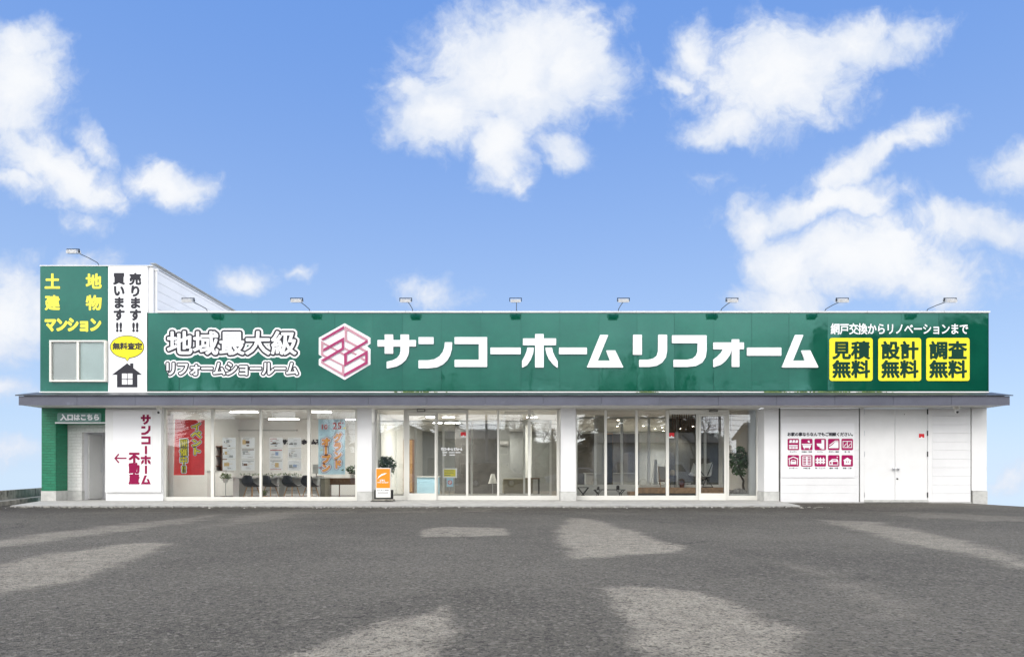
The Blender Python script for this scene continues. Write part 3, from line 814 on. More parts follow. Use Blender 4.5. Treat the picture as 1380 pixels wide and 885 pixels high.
big = [
 [AR(124,243,327,272), AR(163,213,203,311), A([(249,213),(289,213),(289,300),(285,321),(272,346),(252,365),(223,381),(174,391),(174,360),(206,352),(230,339),(244,321),(249,300)])],
 [AR(347,227,423,259), A([(490,255),(524,255),(522,290),(513,321),(498,348),(476,369),(444,385),(400,390),(347,390),(347,353),(396,353),(431,347),(460,330),(478,306),(487,281)])],
 [AR(543,227,714,259), AR(675,230,714,383), AR(543,350,712,383)],
 [AR(738,284,897,314)],
 [AR(915,234,1089,265), AR(981,210,1022,386), A([(938,284),(968,284),(965,310),(952,344),(933,373),(910,386),(910,354),(925,326),(935,301)]), A([(1037,284),(1068,284),(1072,305),(1083,331),(1098,356),(1098,387),(1078,370),(1056,343),(1043,314)])],
 [AR(1111,284,1257,314)], MU(-1061),
 [AR(215,214,257,317, **E8), A([(352,214),(394,214),(394,300),(387,334),(368,360),(339,377),(300,383),(248,383),(248,350),(291,350),(322,343),(343,327),(351,301)], **E8)],
 [A([(427,217),(609,217),(609,300),(603,334),(586,360),(555,377),(510,383),(435,383),(435,350),(506,350),(537,343),(558,325),(566,301),(566,254),(427,254)], **E8)],
 [AR(652,256,812,287, **E8), AR(752,239,787,383, **E8), A([(708,280),(750,280),(735,322),(713,351),(688,371),(652,384),(652,347),(674,330),(694,309)], **E8)],
 [AR(835,284,1015,322, **E8)], MU(0)]
lt = LT()
for ch in big: lt.add(ch, .018, -.13, .055, 0, join=True)
lt.build('main_lettering', 'letter_white', RS)
# local slogan, white on dark on white
s1 = line('地域最大級', *px(228, 447.5, 400, 478)); s2 = line('リフォームショールーム', *px(227, 489.5, 402.5, 505.5), .06)
lt = LT()
lt.add(s1, .132, -.082, .008, 0, join=True); lt.add(s2, .100, -.0824, .008, 0, join=True)
lt.build('lettering_border', 'letter_white', RS)
lt = LT(); lt.add(s1, .076, -.090, 0, 0, join=True); lt.add(s2, .054, -.0904, 0, 0, join=True); lt.build('lettering_outline', 'letter_dark', RS)
lt = LT(); lt.add(s1, .021, -.094); lt.add(s2, .014, -.094); lt.build('lettering', 'letter_white', RS)
# logo
def G(pts): return A(pts, s=10.412, ox=425, oy=430)
lt = LT(); lt.add([G([(422,74),(776,272),(776,348),(728,386),(776,427),(776,638),(422,850),(66,648),(66,572),(120,536),(66,500),(66,272)])], .012, -.100, .04, 0)
for q in ([(95,292),(418,104),(418,146),(122,312)], [(415,494),(748,297),(748,336),(440,520)], [(418,490),(457,508),(457,632),(418,672)], [(418,672),(748,484),(748,448),(440,622)],
          [(712,470),(748,450),(748,632),(712,612)], [(418,814),(748,632),(718,606),(418,772)], [(128,425),(418,262),(418,302),(128,465)], [(385,290),(418,270),(418,432),(385,412)], [(95,584),(385,412),(418,432),(128,606)]):
    lt.add([G(q)], 0, -.106 - .0006 * len(lt.f) / 10, 0, 1)
for q in ([(424,104),(748,290),(715,312),(424,146)], [(424,112),(457,142),(457,305),(424,285)], [(424,280),(748,455),(715,474),(424,314)], [(95,312),(418,490),(418,522),(95,340)], [(95,314),(125,330),(125,502),(95,488)],
          [(95,485),(418,650),(418,676),(95,516)], [(385,640),(418,652),(418,812),(385,792)], [(95,592),(418,775),(418,812),(95,624)], [(424,402),(600,498),(575,514),(424,432)], [(668,545),(712,568),(700,602),(640,560)]):
    lt.add([G(q)], 0, -.103 - .0004 * len(lt.f) / 10, 0, 2)
lt.build('cube_emblem', ['letter_white', 'logo_pink', 'logo_rose'], RS)
lt = LT(); lt.add(line('網戸交換からリノベーションまで', *px(1118, 436.5, 1302, 451), .03), .007, -.084, 0, 0); lt.build('headline_lettering', 'letter_white', RS)
for (x0, x1), (a, c) in zip(((1116, 1174), (1181.6, 1239), (1246, 1304)), (('見積', '無料'), ('設計', '無料'), ('調査', '無料'))):
    lt = LT(); x_, z_, X_, Z_ = px(x0, 456, x1, 513.6); lt.add([rrect(x_, z_, X_, Z_, .075)], 0, -.094, .01, 0)
    o = lt.build('offer_badge', 'sign_yellow', RS)
    lt = LT(); lt.add(line(a, *px(x0 + 4.6, 461, x1 - 4.4, 484)), .022, -.098, 0, 0); lt.add(line(c, *px(x0 + 4.6, 486.5, x1 - 4.4, 509)), .022, -.098, 0, 0)
    lt.build('lettering', 'letter_green', o)

# --- tower sign, green with yellow words
TS = thing('tower_sign', (fx(100), YS, 3.48), 'green signboard on the two storey block with yellow words for land and buildings', 'sign')
b = MB(); x0, x1 = BX0, fx(147); zt, zb = fz(360), fz(527.5); wx0, wz0, wx1, wz1 = px(71, 459.6, 146.3, 515)
for q in ((x0, x1, wz1 + .002, zt), (x0, x1, zb, wz0 - .002), (x0, wx0 - .002, wz0 - .002, wz1 + .002)):
    b.box(q[0], q[1], -.06, -.002, q[2], q[3])
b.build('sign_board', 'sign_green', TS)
lt = LT()
for ch, q in (('土', (63, 370, 82, 389)), ('地', (118, 370, 138, 389)), ('建', (63, 399, 82, 418)), ('物', (118, 399, 138, 418))): lt.add(line(ch, *px(*q)), .019, -.066)
lt.add(line('マンション', *px(63.3, 430, 137, 446.3), .06), .028, -.066)
lt.build('lettering', 'yellow_vinyl', TS)
# --- white strip beside it
WS = thing('vertical_sign', (fx(173), YS, 3.48), 'white upright signboard reading buy and sell with yellow speech bubble and house', 'sign')
b = MB(); b.box(fx(147) + .004, SX0 - .004, -.055, -.002, fz(529.5), fz(360)); b.build('sign_board', 'letter_white', WS)
lt = LT(); lt.add(column('売ります!', *px(176.3, 369.3, 191, 447)), .020, -.060); lt.add(column('買います!', *px(154.6, 369.3, 169, 447)), .020, -.060); lt.build('lettering', 'letter_dark', WS)
def ell(cx, cy, rx, ry, tail=True):
    pts = []
    for k in range(48):
        a = 2 * math.pi * k / 48; x, y = cx + rx * math.cos(a), cy + ry * math.sin(a)
        pts.append((x, y))
    if tail:
        pts[11:14] = [(cx + 3.2, cy + ry * .985), (cx + .3, cy + 18.6), (cx - 2.6, cy + ry * .985)]
    return P1([(fx(x), fz(y)) for x, y in pts])
lt = LT(); lt.add([ell(172.7, 467.8, 22.3, 14.8)], .016, -.058, 0, 0); lt.add([ell(172.7, 467.8, 22.0, 14.5)], 0, -.061, 0, 1)
o = lt.build('speech_bubble', ['letter_dark', 'sign_yellow'], WS)
lt = LT(); lt.add(line('無料査定', *px(153.6, 462.3, 193, 471.2), .02), .010, -.064); lt.build('lettering', 'letter_dark', o)
def HP(pts): return P1([(fx(x / 3.688), fz(y / 3.688 + 320)) for x, y in pts])
lt = LT(); lt.add([HP([(637,626),(712,683),(562,683)]), HP([(652,626),(668,626),(668,660),(652,645)]), HP([(587,680),(688,680),(688,745),(587,745)])], 0, -.060, 0, 0, join=True)
for q in ((612, 677, 636, 703), (640, 677, 664, 703), (612, 707, 636, 731), (640, 707, 664, 731)): lt.add([HP([(q[0], q[1]), (q[2], q[1]), (q[2], q[3]), (q[0], q[3])])], 0, -.064, 0, 1)
lt.build('house_symbol', ['letter_dark', 'letter_white'], WS)
# --- entrance sign on the green lintel
mat('lintel_sign', (.13, .27, .24), .4, var=.1, vscale=2)
ES = thing('entrance_sign', (fx(108), 0, 2.5), 'small grey green nameplate over the side entrance with white words', 'sign')
lt = LT(); lt.add([rrect(*px(78, 556.3, 137, 567.8), .05)], 0, -.03, .03); lt.build('plate', 'lintel_sign', ES)
lt = LT(); lt.add(line('入口はこちら', *px(82.5, 558.3, 134, 566)), .013, -.034); lt.build('lettering', 'letter_white', ES)
# --- real-estate sign
FS = thing('wall_sign', (fx(180), 0, .07), 'tall white wall panel with dark red vertical company name and thin arrow', 'sign')
b = MB(); b.box(fx(143), fx(218.3), -.05, .018, fz(663), ZS - .06); b.build('backing', 'white_paint', FS, bevel=.006)
b = MB(); b.box(fx(154), fx(206), -.062, -.051, fz(661.5), fz(554)); b.build('sign_board', 'panel_white', FS)
lt = LT()
def bar(x0, y0, x1, y1): return RC(*px(x0, y0, x1, y1))
def V(x, y): return (fx(x / 4.0588), fz(y / 4.0588 + 520))
def VP_(pts): return P1([V(*q) for q in pts])
def VB(x0, y0, x1, y1): return VP_([(x0, y0), (x1, y0), (x1, y1), (x0, y1)])
for ch in ([VB(777,170,830,180), VB(787,158,798,193), VP_([(809,158),(820,158),(820,190),(812,203),(797,211),(790,203),(802,197),(809,188)])],
           [VB(780,221,801,232), VP_([(818,218),(829,218),(828,242),(816,258),(800,266),(780,267),(780,256),(798,255),(810,247),(817,238)])],
           [VB(780,276,829,287), VB(818,276,829,318), VB(780,307,829,318)], [VB(799,328,810,372)],
           [VB(777,388,830,399), VB(798,379,809,427), VP_([(785,404),(795,404),(790,420),(779,428),(779,415)]), VP_([(812,404),(822,404),(829,415),(829,428),(817,420)])],
           [VB(799,435,810,479)], [VP_([(797,488),(809,488),(794,525),(816,525),(808,508),(819,508),(830,536),(778,536)])]):
    lt.add(ch, .004, -.066, 0, 0, join=True)
lt.add(column('不動産', *px(175.8, 610.6, 189, 651.6)), .024, -.066)
lt.add([VP_([(640,391),(698,391),(698,398),(640,398)]), VP_([(654,369),(659,374),(641,395),(659,416),(654,421),(632,395)])], .003, -.066, 0, 0, join=True)
lt.build('lettering', 'wine_red', FS)
# --- poster with pictograms
PS = thing('service_poster', (fx(1102), 0, 1.6), 'white wall poster with ten magenta pictogram tiles beside the steel doors', 'poster')
b = MB(); b.box(fx(1052.8), fx(1151), -.022, -.002, fz(643), fz(570)); b.build('sheet', 'panel_white', PS)
lt = LT(); lt.add(line('お家の事ならなんでもご相談ください。', *px(1061, 582.5, 1148.6, 587.3), .03), .006, -.026); lt.build('lettering', 'letter_dark', PS)
lt = LT(); IC = []
for j in range(2):
    for i in range(5):
        x0 = 1060.9 + i * 18.15; y0 = 590.9 + j * 22.0; lt.add([rrect(*px(x0, y0, x0 + 15.5, y0 + 15.4), .035, 3)], 0, -.026); IC.append((x0, y0))
lt.build('tile', 'magenta', PS)['label'] = 'magenta pictogram tiles'
lt = LT()
def I(k, pts, m=0): x0, y0 = IC[k]; lt.add([P1([(fx(x0 + x * 15.5), fz(y0 + y * 15.4)) for x, y in pts])], 0, -.030 - .002 * m, 0, m)
def IR(k, a, b_, c, d_, m=0): I(k, [(a, b_), (c, b_), (c, d_), (a, d_)], m)
for a, c in ((.13, .36), (.40, .62), (.66, .88)): I(0, [(a + .06, .12), (c + .03, .12), (c, .36), (a, .36)]); IR(0, a, .72, c, .88)
IR(0, .12, .55, .88, .66)
IR(1, .06, .44, .94, .52); I(1, [(.12, .55), (.88, .55), (.80, .80), (.20, .80)]); IR(1, .24, .80, .32, .9); IR(1, .68, .80, .76, .9); I(1, [(.55, .2), (.70, .14), (.78, .34), (.62, .34)])
IR(2, .60, .10, .84, .92); I(2, [(.18, .42), (.60, .42), (.60, .84), (.46, .84), (.44, .72), (.24, .64)])
I(3, [(.08, .82), (.90, .82), (.90, .26), (.62, .26), (.40, .52), (.08, .72)]); I(3, [(.08, .55), (.16, .5), (.62, .16), (.9, .16), (.9, .22), (.64, .22), (.16, .6)])
for q in ((.10, .20, .90, .26), (.10, .74, .90, .80), (.10, .26, .15, .74), (.85, .26, .90, .74), (.47, .26, .53, .74)): IR(4, *q)
I(4, [(.18, .66), (.40, .4), (.44, .44), (.22, .70)]); I(4, [(.56, .66), (.78, .4), (.82, .44), (.60, .70)])
I(5, [(.08, .30), (.5, .12), (.92, .30), (.92, .38), (.5, .20), (.08, .38)]); IR(5, .12, .36, .18, .86); IR(5, .82, .36, .88, .86); I(5, [(.34, .42), (.66, .42), (.74, .58), (.74, .80), (.26, .80), (.26, .58)]); I(5, [(.38, .46), (.62, .46), (.66, .56), (.34, .56)], 1)
IR(6, .12, .10, .88, .90)
for r_ in range(5):
    for c_ in range(2): IR(6, .18 + c_ * .38, .16 + r_ * .14, .44 + c_ * .38, .25 + r_ * .14, 1)
for a in (.18, .44, .70): I(7, [(a, .30), (a + .07, .18), (a + .14, .30), (a + .14, .78), (a, .78)])
for (a, c) in ((.08, .18), (.32, .44), (.58, .70), (.84, .92)): IR(7, a, .36, c, .46); IR(7, a, .58, c, .68)
I(8, [(.10, .55), (.30, .40), (.34, .34), (.80, .34), (.88, .52), (.88, .88), (.10, .88)]); IR(8, .40, .58, .82, .82, 1); IR(8, .16, .6, .30, .78, 1)
for a in (.38, .50, .62): I(8, [(a, .38), (a + .06, .38), (a + .10, .48), (a + .04, .48)], 1)
I(8, [(.74, .18), (.80, .12), (.86, .18), (.80, .26)])
I(9, [(.14, .46), (.5, .22), (.86, .46), (.80, .52), (.80, .84), (.22, .84), (.22, .52)]); IR(9, .38, .54, .46, .64, 1); IR(9, .54, .54, .62, .64, 1)
lt.build('pictogram_print', ['letter_white', 'magenta'], PS)
lt = LT()
for k, tx in enumerate(('キッチン', 'お風呂・洗面', 'トイレ', '手すり・階段', '窓・内窓'.replace('内', ''), 'カーポート', '外構工事', '塀・フェンス', '屋根・外壁', '新築・工事')):
    x0, y0 = IC[k]; wt = min(13.5, 2.3 * len(tx)); lt.add(line(tx, *px(x0 + 7.75 - wt / 2, y0 + 16.6, x0 + 7.75 + wt / 2, y0 + 18.6)), .0015, -.026)
lt.build('caption_lettering', 'letter_dark', PS)

# --- red security stickers
def sticker(cx, cy, y, label):
    d = D + y; t = thing('security_sticker', (fx(cx, d), y, fz(cy, d)), label, 'sticker', 'red security stickers')
    x0, z0, x1, z1 = px(cx - 3.6, cy - 3.6, cx + 3.6, cy + 3.6, d)
    lt = LT(); lt.add([RC(x0, z0, x1, z1)], 0, y - .002, .002, 0); lt.add([RC(x0, z0, x1, z0 + .045)], 0, y - .004, 0, 1)
    lt.add([P1([(x0 + .05, z0 + .045), (x1 - .05, z0 + .045), ((x0 + x1) / 2, z0 + .085)])], 0, y - .004, 0, 1)
    lt.build('sheet', ['sticker_red', 'paper_white'], t)
sticker(624.5, 585.6, YR + .036, 'red square security sticker on the glass beside the middle automatic door')
sticker(905, 586.5, YR + .036, 'red square security sticker on the glass above the wooden deck')
sticker(1242, 587.8, .010, 'red square security sticker on the white steel door leaf')

# --- banners and sheets in the office window (they hang just inside the glass)
yb = .165; dB = D + yb
RB = thing('event_banner', (fx(255, dB), yb, 1.0), 'red hanging banner with yellow white event lettering in the first window pane', 'banner')
b = MB(); nx_, nz_ = 10, 14; gi = {}
c00, c10, c11, c01 = [(fx(x, dB), fz(y, dB)) for x, y in ((234.2, 640), (275.6, 639.6), (276, 565.6), (236, 565.2))]
for j in range(nz_ + 1):
    for i in range(nx_ + 1):
        u, v = i / nx_, j / nz_
        x = (c00[0] * (1 - u) + c10[0] * u) * (1 - v) + (c01[0] * (1 - u) + c11[0] * u) * v
        z = (c00[1] * (1 - u) + c10[1] * u) * (1 - v) + (c01[1] * (1 - u) + c11[1] * u) * v
        gi[i, j] = len(b.v); b.v.append((x, yb + .006 * math.sin(u * 5 + v * 9) * (1 - v), z))
for j in range(nz_):
    for i in range(nx_): b.f.append((gi[i, j], gi[i + 1, j], gi[i + 1, j + 1], gi[i, j + 1])); b.m.append(0)
b.build('cloth', 'banner_red', RB, smooth=True)
e1 = column('イベント', *px(258.5, 570, 271, 612, dB)); e2 = column('開催中!', *px(243, 592, 253, 636, dB))
lt = LT(); lt.add(e1 + e2, .046, yb - .014); lt.build('lettering_border', 'letter_white', RB)
lt = LT(); lt.add(e1, .026, yb - .017); lt.add(e2, .019, yb - .017); lt.build('lettering_outline', 'letter_dark', RB)
lt = LT(); lt.add(e1, .010, yb - .020); lt.add(e2, .003, yb - .020); lt.build('lettering', 'yellow_vinyl', RB)
BB = thing('opening_banner', (fx(447, dB), yb, 1.0), 'pale blue hanging banner dated 10 25 with orange grand opening lettering', 'banner')
b = MB(); b.box(fx(429, dB), fx(465, dB), yb, yb + .004, fz(638.8, dB), fz(564.6, dB)); b.build('cloth', 'banner_blue', BB)
lt = LT()
for (x, y, r, m) in ((458, 567, 2.5, 1), (463, 576, 3, 0), (433, 605, 2.5, 0), (461, 570, 2, 2), (431, 630, 3, 2), (433, 585, 1.5, 3), (462, 636, 2, 3), (456, 634, 1.8, 4), (438, 636, 2, 2), (461, 633, 2, 4), (432, 586, 1.2, 3), (447, 592, .8, 3), (437, 588, .7, 3), (463, 612, .8, 3), (431, 614, .8, 3)):
    c = (fx(x, dB), fz(y, dB)); rr = r * .024
    lt.add([P1([(c[0] + rr * math.cos(k * 2.1 + x), c[1] + rr * (1 if k % 2 else .5) * math.sin(k * 1.05 + x)) for k in range(6)])], 0, yb - .002 - .0001 * x / 10, 0, m)
lt.build('confetti_print', ['yellow_vinyl', 'paper_orange', 'logo_rose', 'paper_blue', 'leaf_green'], BB)
o1 = line('10', *px(434, 572, 441.3, 578, dB)) + line('25', *px(449, 569.5, 460, 578, dB)); o2 = column('グランド', *px(450.5, 584, 460, 630, dB)) + column('オープン', *px(434.5, 590.5, 445, 634.5, dB))
mat('warm_yellow', (.88, .50, .12), .6)
mat('letter_shadow', (.20, .16, .28), .6)
lt = LT(); lt.add(o2, .070, yb - .008, 0, 1); lt.add(o2, .058, yb - .012, 0, 0); lt.add(o1, .026, yb - .012, 0, 0); lt.build('lettering_border', ['letter_white', 'letter_shadow'], BB)
lt = LT(); lt.add(o2, .022, yb - .016, 0, 0); lt.add(o1, .004, yb - .016, 0, 0); lt.build('lettering_outline', 'red_letter', BB)
lt = LT(); lt.add(o2, .012, yb - .019, 0, 0); lt.build('lettering', 'warm_yellow', BB)

sheet_lab = [
 ['top listing sheet of the column beside the red banner', 'middle listing sheet of the column beside the red banner', 'bottom listing sheet of the column beside the red banner'],
 ['top listing sheet with an orange and brown block', 'middle listing sheet with a dark heading band and floor plan', 'bottom listing sheet with a floor plan near its corner'],
 ['top listing sheet with small red text, beside the black wall letter', 'middle listing sheet with a red heading and bluish plan', 'bottom listing sheet with a yellow block'],
 ['top listing sheet with two small grey sketches, over the third chair', 'middle listing sheet with two outline sketches, over the third chair', 'bottom listing sheet with a row of faint blue grey plans, over the third chair']]
rs = random.Random(3)
for ci, (x0, x1) in enumerate(((300, 318), (325.2, 343.2), (363.1, 381), (388, 406))):
    for ri, (y0, y1) in enumerate(((589.3, 603), (604.2, 618), (619.3, 633.6))):
        t = thing('listing_sheet', (fx((x0 + x1) / 2, dB), yb, fz(y1, dB)), 'white ' + sheet_lab[ci][ri], 'paper sheet', 'property sheets hung in the office window')
        b = MB(); b.box(fx(x0, dB), fx(x1, dB), yb, yb + .004, fz(y1, dB), fz(y0, dB))
        def pr(xa, ya, xb, yb_, m):
            i = len(b.f); b.face([(fx(xa, dB), yb - .002 - .0002 * (len(b.f) % 9), fz(yb_, dB)), (fx(xb, dB), yb - .002 - .0002 * (len(b.f) % 9), fz(yb_, dB)), (fx(xb, dB), yb - .002 - .0002 * (len(b.f) % 9), fz(ya, dB)), (fx(xa, dB), yb - .002 - .0002 * (len(b.f) % 9), fz(ya, dB))], m)
        spec = {(0,0): [(2, 5, 3.3, 6.6, 1), (5, 3, 9, 7, 5), (8, 10.5, 10.5, 12, 1)], (0,1): [(3, 4, 6, 8, 2), (9, 9, 14, 12, 5), (1, 6, 2, 8, 1)], (0,2): [(2, 4, 9, 8.5, 2), (7, 10.5, 8, 12, 1), (9.5, 10.5, 10.5, 12, 1)],
                (1,0): [(1.5, 3, 6, 9, 2), (6, 4.5, 11, 8, 6), (7, 9.5, 10.5, 11.5, 1), (2, 1, 11, 2, 5)], (1,1): [(1, .8, 17, 2, 6), (1.5, 3, 9, 5, 5), (2, 5, 5, 8, 5)], (1,2): [(1, 1, 17, 2, 5), (1.5, 3.5, 2.5, 8, 1), (3, 5, 8, 8, 6)],
                (2,0): [(1, 1.5, 10, 2.2, 3), (1.5, 4, 4, 5, 3), (1.5, 8, 11, 9, 1), (7, 10.5, 10, 11.7, 1), (4, 6.5, 9, 8, 6)], (2,1): [(1, 1.5, 17, 2.8, 3), (8, 4.5, 12, 9, 4), (1, 11.5, 15, 12.6, 5)], (2,2): [(7.5, 4, 12.5, 10, 2), (1, .8, 17, 1.6, 1), (1, 12.5, 16, 13.2, 3)],
                (3,0): [(1.5, 8, 7, 9.5, 1), (3.5, 6.5, 6.5, 8, 5), (8, 7, 12, 9.5, 5)], (3,1): [(1.5, 5.5, 2.2, 10, 1), (2.2, 9, 5.5, 10, 1), (5, 5.5, 6, 7, 1), (8, 7.5, 12, 8.2, 5), (8, 9.5, 12, 10.2, 5)], (3,2): [(1.5, 6.5, 6, 10, 5), (7, 6.5, 12, 9.5, 4), (1.5, 10, 12, 10.6, 1)]}[ci, ri]
        for (a, c, e_, f_, m) in spec: pr(x0 + a, y0 + c, x0 + e_, y0 + f_, m)
        for k in range(6):
            a = rs.uniform(1, 9); pr(x0 + a, y0 + 1 + k * 2.1, x0 + a + rs.uniform(2, 7), y0 + 1.35 + k * 2.1, rs.choice((5, 5, 6, 2)))
        mat_names = ['paper_white', 'paper_ink', 'paper_orange', 'paper_red', 'paper_blue', 'inner_grey', 'walnut']
        b.build('sheet', mat_names, t)
# --- white words on the door glass
DL = thing('glass_lettering', (fx(608, dR), YR, 1.6), 'small white company name on the glass beside the middle sliding door', 'lettering')
lt = LT(); yy = YR + .034; lt.add(line('サンコーホーム リフォーム', *px(594.3, 603, 622.6, 606.6, dR)), .007, yy)
for q in ((596, 608.6, 603, 610), (605, 608.6, 613, 610), (614, 608.6, 621.5, 610), (596.5, 612, 601, 613.4), (605.5, 612, 614, 613.4)):
    n = int((q[2] - q[0]) / 1.1)
    for k in range(n): lt.add([RC(*px(q[0] + k * 1.1, q[1], q[0] + k * 1.1 + .85, q[3], dR))], 0, yy)
lt.build('lettering', 'letter_white', DL)

# ================================================================== FLOODLIGHTS, CAMERAS
def floodlight(name, X, ybase, zbase, label, dx=0.0):
    t = thing(name, (X, ybase, zbase), label, 'floodlight', 'sign floodlights on long arms')
    b = MB(); b.box(-.06, .06, -.05, .05, 0, .025); b.path([(0, 0, .02), (0, -.10, .09), (dx * .5, -.55, .10), (dx, -1.12, .08)], .011, 8); b.build('arm', 'black_metal', t, local=True)
    b = MB(); hx = dx - .03
    c, s = math.cos(R(14)), math.sin(R(14))
    def T(x, y, z): return (hx + x, -1.22 + y * c - z * s, .07 + y * s + z * c)
    def hb(x0, x1, y0, y1, z0, z1, m):
        i = len(b.v); b.box(x0, x1, y0, y1, z0, z1, m)
        for k in range(i, i + 8): b.v[k] = T(*b.v[k])
    hb(-.15, .15, -.12, .12, -.035, .03, 0)
    for k in range(7): hb(-.13 + k * .04, -.12 + k * .04, -.10, .10, .031, .055, 0)
    hb(-.155, .155, -.125, .125, -.052, -.036, 0)
    h = b.build('lamp_head', ['lamp_housing', 'lamp_lens', 'steel'], t, local=True)
    b = MB(); hb(-.13, .13, -.10, .10, -.062, -.0565, 1); b.build('lens', ['lamp_housing', 'flood_lens'], h, local=True)
    b = MB(); hb(-.185, -.165, -.02, .02, -.03, .08, 0); hb(.165, .185, -.02, .02, -.03, .08, 0); hb(-.165, .165, -.02, .02, .062, .08, 0); b.build('bracket', 'black_metal', t, local=True)
    return t
fl0 = floodlight('floodlight', fx(280, D + .12), .12, 5.986, 'sign floodlight on long arm in front of the tower side wall')
for bx_, lab in ((418, 'sign floodlight on long arm between the white slogan and the cube logo'), (556.5, 'sign floodlight on long arm over the first big white letter'), (696, 'sign floodlight on long arm over the fourth and fifth big letters, mid sign'),
                 (833, 'sign floodlight on long arm above the gap between the two big words'), (971, 'sign floodlight on long arm over the second big word'), (1111, 'sign floodlight on long arm over the last big letter, beside the yellow squares'), (1248, 'sign floodlight on long arm above the yellow squares, at the clouds edge')):
    o = copy_tree(fl0); o.location = (fx(bx_, D + .12), .12, 5.986); o['label'] = lab
o = copy_tree(fl0); o.location = (fx(134, D + .1), .1, 7.431); o['label'] = 'sign floodlight on long arm at the top of the two storey block'
def camera_dome(x, y_, label, yy):
    t = thing('security_camera', (x, yy, y_), label, 'security camera')
    b = MB(); b.lathe((0, 0, 0), [(0, 0), (.085, 0), (.085, -.05), (.06, -.075), (.0, -.075)], 16); b.build('mount', 'offwhite_frame', t, local=True, smooth=False)
    b = MB(); b.lathe((0, 0, -.075), [(.055, 0), (.062, -.05), (.05, -.10), (.03, -.125), (0, -.13)], 16); b.build('housing', 'white_paint', t, local=True, smooth=True)
    b = MB(); b.lathe((0, -.04, -.15), [(0, .03), (.035, .015), (.04, -.01), (.025, -.04), (0, -.05)], 12); b.build('lens', 'lamp_lens', t, local=True, smooth=True)
camera_dome(fx(1289, D - .3), ZS, 'white dome camera under the eaves beside the steel doors', -.3)
camera_dome(fx(214.5, D - .15), ZS, 'white dome camera under the eaves beside the red lettered wall panel', -.15)

# ================================================================== A-FRAME SIGN
dS = D - .42
SB = thing('standing_sign', (fx(517, dS), -.36, .066), 'orange and white standing signboard on a dark base by the entrance', 'sign')
b = MB(); x0, x1 = fx(501, dS), fx(531.5, dS); b.box(x0, x1, -.62, -.14, .05, .085, 1); b.box(x0 + .03, x1 - .03, -.59, -.17, .087, .135, 0); b.build('base', ['concrete_dirty', 'black_metal'], SB, bevel=.008)
b = MB(); x0, z0, x1, z1 = px(506.5, 630.2, 526.3, 670.2, dS)
b.box(x0, x1, -.42, -.30, z0, z1, 0); b.box(x0 - .06, x1 + .07, -.36, -.33, .135, .42, 1); b.build('frame', ['offwhite_frame', 'black_metal'], SB)
b = MB(); x0, z0, x1, z1 = px(507.3, 631.3, 525.5, 657.3, dS); b.box(x0, x1, -.428, -.421, z0, z1); b.build('orange_face', 'orange_panel', SB)
b = MB(); x0, z0, x1, z1 = px(507.3, 657.5, 525.5, 669.2, dS); b.box(x0, x1, -.427, -.421, z0, z1); b.build('white_face', 'paper_white', SB)
lt = LT()
sw = [(508.2, 646), (510.5, 641.5), (514, 638.6), (518, 637.3), (521.5, 637), (518.5, 639), (514.5, 640.6), (511, 643)]
lt.add([P1([(fx(x, dS), fz(y, dS)) for x, y in sw])], 0, -.432, 0, 0)
lt.add(line('LIXIL', *px(512.2, 645.8, 518.8, 648, dS)), .004, -.432, 0, 0); lt.add(line('リフォームショップ', *px(509, 648.8, 523.3, 650.6, dS)), .003, -.432, 0, 0)
lt.add(line('サンコーホーム', *px(508.5, 659.4, 517.5, 661.2, dS)), .002, -.431, 0, 1)
for k in range(4): lt.add([RC(*px(518.5 + k * 1.4, 659.4, 519.5 + k * 1.4, 661.2, dS))], 0, -.431, 0, 1)
for k in range(11): lt.add([RC(*px(509 + k * 1.35, 662.8, 509.9 + k * 1.35, 664.4, dS))], 0, -.431, 0, 1)
lt.build('lettering', ['letter_white', 'paper_ink'], SB)

# ================================================================== INTERIOR THINGS
OFFICE_W, HALL_W, SPOT_W = 36.0, 80.0, 330.0
def lamp(name, typ, loc, watts, parent, sx_=.1, sy_=.1):
    l = bpy.data.lights.new(name, typ); l.energy = watts; l.color = (1, .95, .87)
    if typ == 'AREA': l.shape = 'RECTANGLE'; l.size = sx_; l.size_y = sy_
    else: l.spot_size = R(120); l.spot_blend = .8; l.shadow_soft_size = .05
    o = bpy.data.objects.new(name, l); COL.objects.link(o); o.parent = parent; o.location = Vector(loc) - parent.location
def interior_light(x0, x1, py, zc=ZC, ln=None):
    d = F * (zc - .06 - EYE) / (HY - py); y = d - D
    return fx(x0, d), fx(x1, d), y
strips = [(310, 348, 556, 'ceiling light strip above the orange listing sheet, behind the second window pane'), (362, 403, 565.5, 'ceiling light strip above the third chair, behind the third window pane'), (420, 447, 556, 'ceiling light strip above the pale blue banner'),
          (466, 480, 566, 'short end of a ceiling light strip between the blue banner and the pillar'),
          (574, 588, 562.6, 'ceiling light strip behind the top of the middle sliding door'), (596, 613, 562.8, 'ceiling light strip over the white glass lettering, in the row closest to the street'), (583, 620, 570.5, 'long second row ceiling light strip over the lobby'),
          (528, 538, 576.5, 'short ceiling light strip behind the narrow pane above the orange sign'), (579, 588, 583.5, 'small far ceiling light strip behind the sliding door'), (656, 686, 580.3, 'upper of two ceiling light strips above the cone stool'),
          (660, 685, 589, 'lower of two ceiling light strips above the cone stool'), (709, 724, 562.8, 'ceiling light strip behind the last pane of the middle shopfront, beside the pillar')]
